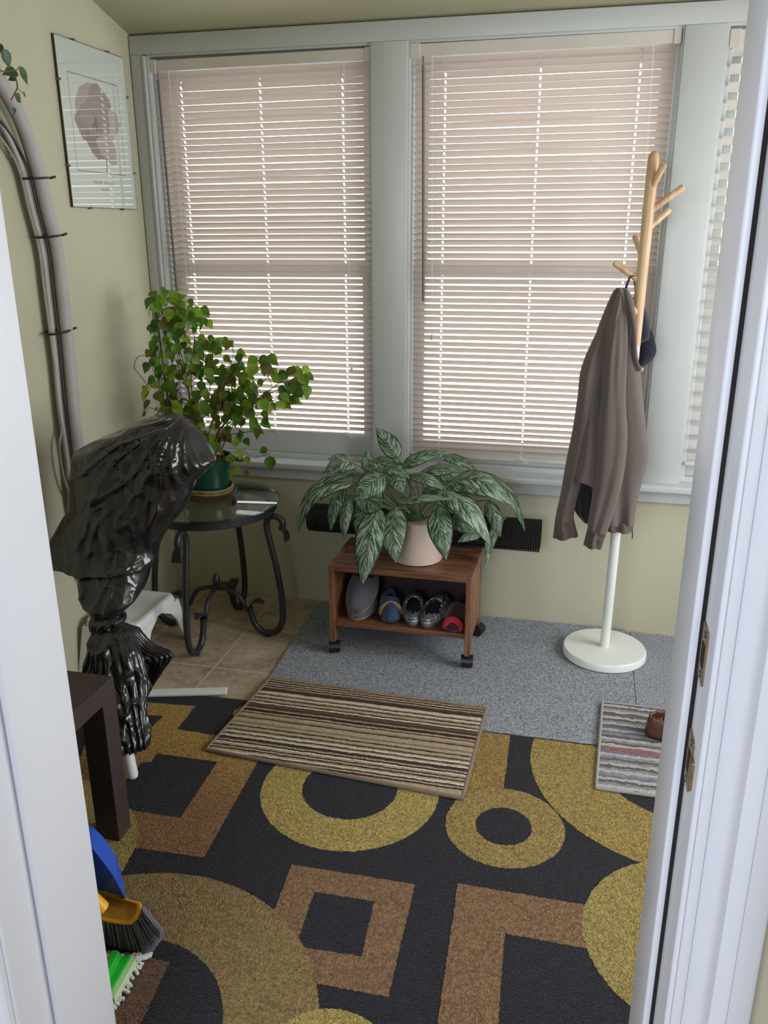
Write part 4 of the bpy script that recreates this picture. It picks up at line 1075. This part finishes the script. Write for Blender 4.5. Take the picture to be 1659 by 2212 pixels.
# rolled rubber mat
a, c = Vector((.688, -.122, .428)), Vector((1.622, -.122, .426))
b = MB(); ang = np.linspace(0, 2*math.pi*3.2, 150); rings = []
for k in range(2):
    x = (a.x, c.x)[k]
    out = [(x, a.y+(.0605-.0012*q)*math.cos(q)*1.0, a.z+(.0605-.0012*q)*math.sin(q)) for q in ang]
    inn = [(x, a.y+(.0565-.0012*q)*math.cos(q), a.z+(.0565-.0012*q)*math.sin(q)) for q in reversed(ang)]
    rings.append(out+inn)
b.loft(rings, cap=False); n_ = len(rings[0])
for k in range(2):
    o = k*n_
    for i in range(149): b.quad((o+i, o+i+1, o+n_-2-i, o+n_-1-i))
rm = b.build('rolled_mat', M['rubber_mat'], smooth=40); tag(rm, 'rolled-up black ribbed rubber mat lying on the back of the shoe cart', 'mat')
# scalloped cut edge along the underside of the outer turn
b = MB()
for i in range(50):
    x = 1.165+i*.0092; b.tube([(x, -.122-.0545*math.cos(1.15), .426-.0545*math.sin(1.15)), (x, -.122-.0640*math.cos(1.35), .426-.0640*math.sin(1.35)), (x, -.122-.0545*math.cos(1.5), .426-.0545*math.sin(1.5))], .0046, 6)
b.build('ribbed_edge', M['rubber_mat'], rm, smooth=True)

# ------------------------------------------------------------------ variegated plant on the cart
def aglao_mat():
    k = N('variegated_leaf'); uvn = k.n('ShaderNodeUVMap'); sep = k.n('ShaderNodeSeparateXYZ'); k.l(uvn.outputs[0], sep.inputs[0])
    u, v = sep.outputs[0], sep.outputs[1]                       # u along 0..1, v across -1..1 (stored 0..1)
    vc = k.math('ABSOLUTE', k.math('SUBTRACT', k.math('MULTIPLY', v, 2), 1))
    ob = k.n('ShaderNodeObjectInfo')
    dg = k.math('SUBTRACT', k.math('MULTIPLY', u, 6.0), k.math('MULTIPLY', vc, 2.0))
    cb = k.n('ShaderNodeCombineXYZ'); k.l(k.math('MULTIPLY', dg, 1.9), cb.inputs[0]); k.l(k.math('MULTIPLY', vc, .9), cb.inputs[1]); k.l(k.math('MULTIPLY', ob.outputs['Random'], 40), cb.inputs[2])
    sg = k.math('MULTIPLY', k.math('GREATER_THAN', v, .5), 7.0); k.l(k.math('ADD', k.math('MULTIPLY', vc, .9), sg), cb.inputs[1])
    f = k.noise(cb.outputs[0], 2.4, 4, .65, .5)
    dark, mid, pale = lin((36, 54, 42)), lin((88, 112, 84)), lin((158, 176, 160))
    c = k.ramp(f, [(.43, dark), (.49, mid), (.56, pale), (.7, lin((184, 196, 184)))])
    edge = k.math('GREATER_THAN', k.math('ADD', vc, k.math('MULTIPLY', f, .25)), 1.02)
    c = k.mix(edge, c, dark)
    c = k.mix(k.math('LESS_THAN', vc, .035), c, lin((70, 92, 70)))
    tone = k.mix(ob.outputs['Random'], (.78, .86, .76, 1), (1.05, 1.05, 1.05, 1))
    c = k.mix(1.0, c, tone, 'MULTIPLY')
    k.col(c); k.rough(.38)
    vein = k.math('SINE', k.math('MULTIPLY', dg, 11)); k.bump(k.math('ADD', k.math('MULTIPLY', vein, .3), f), .25, .004)
    k.translucent(.18, k.mix(1.0, c, (1.2, 1.5, .7, 1), 'MULTIPLY')); return k.m
M['aglao'] = aglao_mat()
def big_leaf(base, tip, Wd, arch, nrm, fold=.25, bendn=0, n=18):
    base, tip = Vector(base), Vector(tip); d = tip-base; L = d.length; s = d.cross(Vector(nrm)).normalized(); nn = s.cross(d).normalized()
    b = MB(); cross = 8
    for i in range(n+1):
        u = i/n
        w = Wd*.5*(math.sin(math.pi*u**.72)**.85)*(1 if u < .97 else .6) if 0 < u < 1 else .0006
        c = base+d*u+nn*(arch*L*math.sin(math.pi*u))+s*(bendn*L*math.sin(math.pi*u))
        for q in range(cross+1):
            v = q/cross*2-1
            wav = .06*w*math.sin(u*17+v*2)*abs(v)
            b.v.append(tuple(c+s*(v*w)-nn*(fold*w*(abs(v)**1.4))+nn*(fold*w*.4+wav)))
    for i in range(n):
        for q in range(cross):
            r = i*(cross+1)+q
            b.quad((r, r+1, r+cross+2, r+cross+1), [(i/n, q/cross), (i/n, (q+1)/cross), ((i+1)/n, (q+1)/cross), ((i+1)/n, q/cross)])
    return b
def aglaonema():
    bc = Vector((1.178, -.330, .3745))
    t = thing('potted_plant', 'variegated silver-green foliage plant in a beige pot on the shoe cart', 'plant', tuple(bc))
    MB().lathe([(.090, 0), (.094, .003), (.096, .04), (.092, .12), (.089, .158), (.085, .160), (.082, .150)], tuple(bc), 56).build('pot', M['pot_beige'], t, smooth=True)
    MB().lathe([(.001, .150), (.083, .148)], tuple(bc), 32).build('soil', M['soil'], t)
    Z = lambda x, y, Y: P(600+x*.3617, 900+y*.3617, 1, Y)
    cr = Vector((bc.x-.01, bc.y, bc.z+.155))
    #   base(x,y,Y)  tip(x,y,Y)  width_m  arch  normal
    LV = [((722, 250, -.33), (586, 68, -.31), .053, .05, (0, -1, .1), .35),
          ((470, 288, -.36), (262, 356, -.46), .060, .22, (0, -.6, 1), .3),
          ((430, 305, -.30), (300, 250, -.34), .055, .12, (0, -.8, .8), .3),
          ((480, 395, -.42), (105, 742, -.56), .050, .26, (-.4, -.5, 1), .7),
          ((455, 340, -.36), (120, 560, -.40), .040, .20, (-.3, -.5, 1), .6),
          ((400, 420, -.40), (316, 682, -.46), .042, .12, (-.3, -1, .5), .6),
          ((430, 470, -.42), (395, 735, -.50), .040, .10, (-.3, -1, .4), .6),
          ((470, 450, -.44), (622, 545, -.50), .075, -.20, (0, -1, .6), .3),
          ((640, 345, -.40), (455, 500, -.48), .070, .15, (.2, -1, .7), .3),
          ((600, 540, -.44), (505, 1002, -.60), .078, .10, (0, -1, .3), .3),
          ((560, 480, -.40), (470, 700, -.46), .070, .10, (0, -1, .3), .3),
          ((705, 548, -.44), (706, 876, -.55), .074, .10, (0, -1, .25), .3),
          ((965, 525, -.42), (1006, 856, -.53), .066, .10, (.1, -1, .25), .4),
          ((718, 515, -.42), (1055, 492, -.44), .030, .10, (0, -.7, 1), .3),
          ((730, 300, -.34), (1014, 204, -.33), .036, .10, (0, -.9, .6), .5),
          ((700, 345, -.38), (742, 455, -.42), .046, .05, (.2, -1, .3), .3),
          ((650, 350, -.38), (548, 275, -.38), .032, .10, (0, -1, .5), .6),
          ((640, 300, -.36), (790, 370, -.44), .045, .2, (0, -.8, .8), .3),
          ((820, 372, -.30), (1130, 330, -.26), .048, .15, (0, -.5, 1), .3),
          ((1000, 400, -.32), (1416, 530, -.36), .085, .24, (.2, -.7, 1), .35),
          ((960, 440, -.36), (1272, 770, -.46), .070, .22, (.4, -.7, .8), .4),
          ((1255, 500, -.30), (1330, 720, -.34), .040, .10, (.3, -1, .3), .5),
          ((1345, 600, -.32), (1240, 905, -.36), .030, -.16, (.3, -1, .2), .5),
          ((1130, 320, -.24), (1478, 686, -.30), .046, .24, (.4, -.6, .8), .5),
          ((985, 235, -.22), (1190, 320, -.22), .034, .12, (0, -.7, .8), .4),
          ((545, 340, -.28), (530, 200, -.26), .038, .05, (.5, -1, .2), .3),
          ((1215, 690, -.33), (1075, 750, -.40), .034, .10, (0, -.8, .8), .3),
          ((1040, 600, -.34), (1200, 690, -.38), .055, .15, (0, -1, .4), .3),
          ((790, 350, -.34), (1010, 440, -.36), .042, .15, (0, -.6, 1), .3),
          ((520, 500, -.36), (430, 620, -.38), .050, .10, (0, -1, .5), .3),
          ((560, 290, -.30), (700, 260, -.28), .034, .10, (0, -.7, .8), .3),
          ((880, 330, -.26), (1060, 380, -.24), .05, .15, (0, -.7, .8), .3),
          ((960, 430, -.26), (860, 520, -.30), .05, .1, (0, -1, .5), .3)]
    r = random.Random(2); sk = MB()
    for (b0, t0, w, ar, nr, fo) in LV:
        p, q = Z(*b0), Z(*t0)
        big_leaf(p, q, w*1.42, ar*1.1, nr, fo*.8, r.uniform(-.03, .03)).build('leaf', M['aglao'], t, smooth='all', recalc=False)
        c0 = cr+Vector((r.uniform(-.03, .03), r.uniform(-.03, .03), -.01)); mid = c0.lerp(p, .55)+Vector((0, 0, .02))
        sk.tube(bez([c0, mid, p, p.lerp(q, .06)], 6), .0024, 6)
    sk.build('stalks', M['stalk'], t, smooth=True)
aglaonema()

# ------------------------------------------------------------------ coat stand, cap and jacket
SB = Vector((1.889, -.240, .0080))
def stand_pt(z): return SB+Vector((.010*z, .0, z))
def coat_stand():
    t = thing('coat_stand', 'coat stand with round white base, white post and birch top with pegs', 'coat stand', tuple(SB))
    MB().lathe([(.148, 0), (.1545, .004), (.1545, .026), (.150, .032), (.020, .034)], tuple(SB), 72).build('base', M['white_metal'], t, smooth=True)
    b = MB(); b.tube([stand_pt(.03), stand_pt(.6), stand_pt(1.165)], .0175, 28); b.build('lower_post', M['white_metal'], t, smooth=True)
    b = MB(); zs = [1.165, 1.3, 1.5, 1.70, 1.745, 1.760, 1.768, 1.771]; b.tube([stand_pt(z) for z in zs], [.0185, .0185, .0185, .0185, .0180, .0150, .009, .002], 28); b.build('upper_post', M['birch'], t, smooth=True)
    for (ex, ez, yy, zb) in ((1436, 352, -.285, 1.655), (1478, 402, -.24, 1.588), (1447, 452, -.20, 1.535), (1371, 510, -.16, 1.442), (1325, 567, -.25, 1.372), (1347, 640, -.30, 1.262)):
        p = stand_pt(zb); e = P(ex, ez, 1, yy); d = (e-p).normalized()
        b = MB(); b.tube([p+d*.008, e-d*.008, e-d*.002, e], [.0105, .0105, .0085, .002], 16); b.build('peg', M['birch'], t, smooth=True)
coat_stand()
def cap():
    t = thing('baseball_cap', 'navy cap hanging by its strap behind the coat stand post', 'hat', tuple(P(1385, 690, 1, -.17)))
    lv = [(1362, 640, 1382, 640), (1358, 660, 1392, 656), (1362, 690, 1402, 690), (1366, 720, 1406, 716), (1370, 742, 1404, 738)]
    b = MB(); rings = []
    for i, (xl, yl, xr, yr) in enumerate(lv):
        a, c = P(xl, yl, 1, -.175), P(xr, yr, 1, -.175); m = (a+c)/2; h = (c-a)/2
        rings.append([m+h*math.cos(q)+Vector((0, .045*math.sin(math.pi*(i+.7)/5.4)*math.sin(q), 0)) for q in [2*math.pi*k/28 for k in range(28)]])
    b.loft(rings); b.build('crown', M['navy'], t, smooth='all', sub=1)
    pp = [(1372, 716), (1404, 712), (1414, 735), (1418, 757), (1412, 775), (1398, 789), (1386, 793), (1378, 780), (1374, 750)]
    b = MB(); n = len(pp)
    fr = bez([P(x, y, 1, -.185) for x, y in pp]+[P(*pp[0], 1, -.185)], 5)[:-1]; n = len(fr); c0 = sum(fr, Vector())/n
    o = [tuple(p+Vector((0, .012*((p-c0).length/.04)**2-.006, 0))) for p in fr]; b.v = o+[tuple(Vector(p)+Vector((0, .004, 0))) for p in o]+[tuple(c0-Vector((0, .008, 0))), tuple(c0-Vector((0, .004, 0)))]
    for i in range(n):
        j = (i+1) % n; b.quad((i, j, 2*n)); b.quad((n+j, n+i, 2*n+1)); b.quad((i, n+i, n+j, j))
    b.build('brim', M['navy'], t, smooth='all')
    b = MB(); b.tube(bez([P(1356, 645, 1, -.22), P(1352, 625, 1, -.235), P(1359, 603, 1, -.245), P(1366, 596, 1, -.25), P(1372, 604, 1, -.235), P(1376, 640, 1, -.2)], 6), .0085, 8, flat=.35); b.build('strap', M['navy'], t, smooth=True)
cap()
def jacket():
    t = thing('hooded_jacket', 'taupe zip-up hoodie hanging from a peg of the coat stand', 'jacket', tuple(P(1345, 640, 1, -.30)))
    def tubeish(lv, dep, folds, seed, mat, name, par, nseg=84, sub=6, cap=True, amp=.012, mn=None):
        L = []
        for i in range(len(lv)-1):
            for k in range(sub):
                f = k/sub; pr = lv[max(i-1, 0)], lv[i], lv[i+1], lv[min(i+2, len(lv)-1)]
                L.append(tuple(.5*((2*pr[1][j])+(pr[2][j]-pr[0][j])*f+(2*pr[0][j]-5*pr[1][j]+4*pr[2][j]-pr[3][j])*f*f+(3*pr[1][j]-pr[0][j]-3*pr[2][j]+pr[3][j])*f**3) for j in range(5)))
        L.append(lv[-1]); rings = []
        for i, (xl, yl, xr, yr, Y) in enumerate(L):
            a, c = P(xl, yl, 1, Y), P(xr, yr, 1, Y); m = (a+c)/2; h = (c-a)/2; v = i/len(L); dp = min(dep, h.length*.9)
            ring = []
            for k in range(nseg):
                th = 2*math.pi*k/nseg; e = math.cos(th); s2 = math.sin(th)
                x = e+.25*math.sin(v*2.2+seed)
                fo = math.sin(x*folds+seed+v*1.3)*.6+math.sin(x*folds*1.9+seed*2-v*2)*.13+noise.noise(Vector((e*2, v*4, seed)))*.7
                ring.append(m+h*e+Vector((0, (dp+fo*amp*min(1, v*5+.3))*s2, 0)))
            rings.append(ring)
        b = MB(); b.loft(rings, cap); return b.build(name, mat, par, smooth='all')
    body = [(1332, 622, 1350, 622, -.30), (1324, 630, 1360, 630, -.30), (1312, 655, 1370, 655, -.30), (1294, 700, 1374, 700, -.29), (1275, 755, 1377, 760, -.285), (1262, 800, 1384, 810, -.28), (1256, 860, 1390, 870, -.28), (1256, 920, 1396, 930, -.28), (1256, 970, 1400, 985, -.28),
            (1262, 1010, 1392, 1020, -.28), (1268, 1050, 1382, 1060, -.28), (1276, 1090, 1374, 1100, -.28), (1284, 1122, 1369, 1128, -.28)]
    tubeish(body, .075, 6, 1.0, M['jacket'], 'body', t, amp=.020)
    tubeish([(1284, 1118, 1370, 1124, -.28), (1288, 1134, 1366, 1146, -.28)], .06, 9, 1.0, M['jacket_rib'], 'hem_band', t)
    ls = [(1326, 636, 1338, 638, -.29), (1303, 690, 1326, 697, -.30), (1275, 745, 1312, 755, -.325), (1254, 800, 1300, 815, -.34), (1247, 860, 1290, 880, -.34), (1236, 930, 1285, 950, -.33), (1222, 1000, 1268, 1010, -.33), (1212, 1060, 1250, 1066, -.33), (1203, 1100, 1240, 1110, -.33), (1199, 1122, 1240, 1126, -.33)]
    s1 = tubeish(ls, .045, 4, 2.3, M['jacket'], 'sleeve', t, amp=.008)
    tubeish([(1199, 1120, 1240, 1124, -.33), (1196, 1145, 1246, 1146, -.33), (1194, 1161, 1249, 1157, -.33)], .035, 5, 2.0, M['jacket_rib'], 'cuff', s1)
    rs = [(1330, 628, 1350, 628, -.29), (1322, 680, 1356, 680, -.325), (1310, 740, 1356, 745, -.345), (1304, 790, 1354, 795, -.355), (1300, 850, 1352, 870, -.36), (1292, 920, 1356, 940, -.36), (1288, 985, 1350, 1010, -.36), (1284, 1040, 1340, 1060, -.36), (1276, 1090, 1325, 1110, -.36), (1270, 1130, 1312, 1148, -.36), (1269, 1142, 1310, 1152, -.36)]
    s2 = tubeish(rs, .045, 4, 4.1, M['jacket'], 'sleeve', t, amp=.008)
    tubeish([(1269, 1140, 1311, 1150, -.36), (1264, 1160, 1304, 1170, -.36), (1260, 1176, 1300, 1184, -.36)], .032, 5, 1.0, M['jacket_rib'], 'cuff', s2)
    # pocket flap fold and dark inside showing between the sleeves
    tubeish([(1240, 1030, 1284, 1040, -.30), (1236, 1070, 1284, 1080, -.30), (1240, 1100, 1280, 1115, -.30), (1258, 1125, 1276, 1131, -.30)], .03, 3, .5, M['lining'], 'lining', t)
    pkt = [(1280, 760, 1300, 770, -.31), (1266, 835, 1300, 840, -.335), (1262, 900, 1300, 905, -.345), (1254, 960, 1296, 985, -.35), (1246, 1010, 1290, 1040, -.352), (1240, 1030, 1286, 1052, -.352)]
    tubeish(pkt, .03, 4, 3.3, M['jacket'], 'folded_flap', t, amp=.006)
    b = MB(); b.tube(bez([P(1378, 1035, 1, -.285), P(1374, 1080, 1, -.285), P(1368, 1130, 1, -.285), P(1366, 1140, 1, -.285)], 8), .0028, 6); z = b.build('zipper', M['brass'], t, smooth=True)
    b = MB(); b.tube([P(1366, 1142, 1, -.29), P(1366, 1164, 1, -.29)], .0018, 6); b.build('zip_pull', M['black_plastic'], z)
    b = MB(); b.tube(bez([P(1352, 630, 1, -.335), P(1368, 700, 1, -.345), P(1372, 770, 1, -.345), P(1382, 800, 1, -.335)], 8), .007, 8); b.build('hood_edge', M['jacket_rib'], t, smooth=True)
    b = MB(); b.tube(bez([P(1372, 790, 1, -.33), P(1383, 800, 1, -.335), P(1388, 795, 1, -.33)], 5), .005, 8); b.build('neck_label', paint('cream_label', lin((170, 160, 140)), .8), t, smooth=True)
jacket()

# ------------------------------------------------------------------ brown shoe on the grey mat
def brown_shoe():
    o = FL(1400, 1592, .02)
    t = slipper('shoe', 'brown leather clog standing on the grey ribbed doormat', (o.x+.125, o.y+.030, .0235), math.radians(172), .27, .105, .112, M['leather'], opening=(.02, .62), sole_m=M['leather_dark'], cat='shoe')
    t.rotation_euler[2] = math.radians(8)
brown_shoe()

# ------------------------------------------------------------------ broom, dustpan and mop by the door frame
def broom():
    h = P(312, 1975, 1, -1.93); base = Vector((h.x-.30, h.y+.02, 0))
    t = thing('broom', 'yellow-headed broom with grey bristles leaning by the door frame', 'broom', (h.x-.12, h.y, .012))
    def q(x, y, Y=None): return P(180+x*.1953, 1780+y*.1953, 1, Y if Y is not None else -1.955+max(0, 1115-y)/415*.11)
    # head: trough with raised rims
    A = [(60, 700), (180, 735), (460, 820), (640, 870), (655, 930), (600, 1060), (530, 1115), (330, 1100), (60, 1040)]
    pts = [q(x, y) for x, y in A]; n = len(pts)
    b = MB(); d = Vector(ray(250, 1960)).normalized()*.045; lip = [p+d for p in pts]
    cc = sum(pts, Vector())/n
    ins = [cc+(p-cc)*.80 for p in pts]; dp = [p+d*.45 for p in ins]
    b.v = [tuple(p) for p in pts+lip+ins+dp]
    for i in range(n):
        j = (i+1) % n; b.quad((i, j, n+j, n+i)); b.quad((i, 2*n+i, 2*n+j, j)); b.quad((2*n+i, 3*n+i, 3*n+j, 2*n+j))
    b.quad(tuple(range(n, 2*n))); b.cur = 1; b.quad(tuple(reversed(range(3*n, 4*n))))
    b.build('broom_head', [M['yellow'], M['dusty_yellow']], t, bevel=.003, smooth=True)
    b = MB(); r = random.Random(6)
    rim = [(80, 1060), (230, 1095), (330, 1120), (430, 1140), (530, 1140), (590, 1090), (640, 1000), (665, 920)]
    tips = [(60, 1380), (260, 1340), (380, 1360), (500, 1395), (640, 1440), (760, 1420), (850, 1280), (880, 1180)]
    for k in range(520):
        u = r.random()*(len(rim)-1); i = int(u); f = u-i; yy = r.uniform(-.03, .03)
        a = q(rim[i][0]+(rim[i+1][0]-rim[i][0])*f, rim[i][1]+(rim[i+1][1]-rim[i][1])*f-20, -1.925+yy)
        c = q(tips[i][0]+(tips[i+1][0]-tips[i][0])*f+r.uniform(-14, 14), tips[i][1]+(tips[i+1][1]-tips[i][1])*f+r.uniform(-30, 14), -1.925+yy*.8)
        m = a.lerp(c, .5)+Vector((r.uniform(-.002, .002), r.uniform(-.002, .002), 0)); b.tube([a, m, c], .0013, 4, cap=False)
    br = b.build('bristles', M['bristle'], t); br['kind'] = 'stuff'
    p0 = q(60, 900, -1.93); b = MB(); b.tube([p0+Vector((.0, -.004, .02)), p0+Vector((-.02, -.22, 1.25))], .012, 14); b.build('broom_handle', M['blue'], t, smooth=True)
    b = MB(); b.tube([p0+Vector((.03, 0, -.005)), p0+Vector((.0, -.008, .05))], [.020, .015], 14); b.build('socket', M['yellow'], t, smooth=True)
broom()
def dustpan():
    def q(x, y, Y=-1.88): return P(180+x*.1953, 1780+y*.1953, 1, Y)
    c = q(150, 500); t = thing('dustpan', 'blue plastic dustpan upright above the yellow broom', 'dustpan', tuple(c))
    b = MB()
    out = [(20, 5), (90, 30), (200, 130), (290, 250), (350, 350), (400, 500), (440, 650), (466, 828)]
    inn = [(20, 225), (100, 270), (180, 370), (260, 470), (340, 590), (400, 700), (440, 780), (458, 826)]
    bot = [(20, 715), (60, 716), (100, 720), (180, 735), (250, 750), (330, 775), (400, 800), (450, 822)]
    rings = []
    for o_, i_, b_ in zip(out, inn, bot):
        rings.append([q(*o_, -1.81), q(*i_, -1.895), q(*b_, -1.875), q(b_[0], b_[1], -1.871), q(i_[0]+4, i_[1]-6, -1.891), q(o_[0]+5, o_[1]-5, -1.806)])
    b.loft(rings); b.build('pan', M['blue'], t, bevel=.001)
    p0 = q(30, 120, -1.83); b = MB(); b.tube([p0, p0+Vector((-.02, -.09, .12)), p0+Vector((-.03, -.13, .16))], [.014, .012, .010], 14); b.build('pan_handle', M['blue'], t, smooth=True)
dustpan()
def mop():
    def q(x, y, z=.03): return FL(180+x*.1953, 1780+y*.1953, z)
    c = q(300, 1650); t = thing('flat_mop', 'bright green flat mop with white yarn under the broom bristles', 'mop', (c.x, c.y, .012))
    top = [q(200, 1480, .045), q(610, 1450, .045), q(345, 1925, .045), q(60, 1900, .045)]
    b = MB(); cc = sum(top, Vector())/4
    b.hexa([Vector((p.x, p.y, .028)) for p in top], top); b.build('mop_plate', M['mop_pale'], t, bevel=.002)
    ins = [cc+(p-cc)*.86+Vector((-.008, .0, .001)) for p in top]
    b = MB(); b.hexa([p+Vector((0, 0, -.004)) for p in ins], [p+Vector((0, 0, .006)) for p in ins])
    a = ins[0].lerp(ins[1], .55); d = ins[3].lerp(ins[2], .45); s = Vector((.014, 0, 0))
    b.hexa([a-s, a+s, d+s, d-s], [a-s*.6+Vector((0, 0, .022)), a+s*.6+Vector((0, 0, .022)), d+s*.6+Vector((0, 0, .022)), d-s*.6+Vector((0, 0, .022))])
    b.build('green_insert', M['mop_green'], t, bevel=.002)
    b = MB(); r = random.Random(8)
    def strand(p, e):
        m1 = p.lerp(e, .35)+Vector((r.uniform(-.006, .006), r.uniform(-.006, .006), .008)); m2 = p.lerp(e, .7)+Vector((r.uniform(-.006, .006), r.uniform(-.006, .006), .002)); b.tube(bez([p, m1, m2, e], 4), .0042, 6)
    for k in range(26):
        f = k/25; p = top[0].lerp(top[1], f)+Vector((0, -.012, -.004)); e = p+Vector((r.uniform(-.02, .03), r.uniform(.035, .055), 0)); e.z = .017; strand(p, e)
    for k in range(18):
        f = k/17; p = top[1].lerp(top[2], f)+Vector((-.014, 0, -.022)); e = p+Vector((r.uniform(.010, .022), r.uniform(-.01, .01), 0)); e.z = .016; strand(p, e)
    y = b.build('mop_yarn', M['yarn'], t, smooth=True); y['kind'] = 'stuff'
mop()
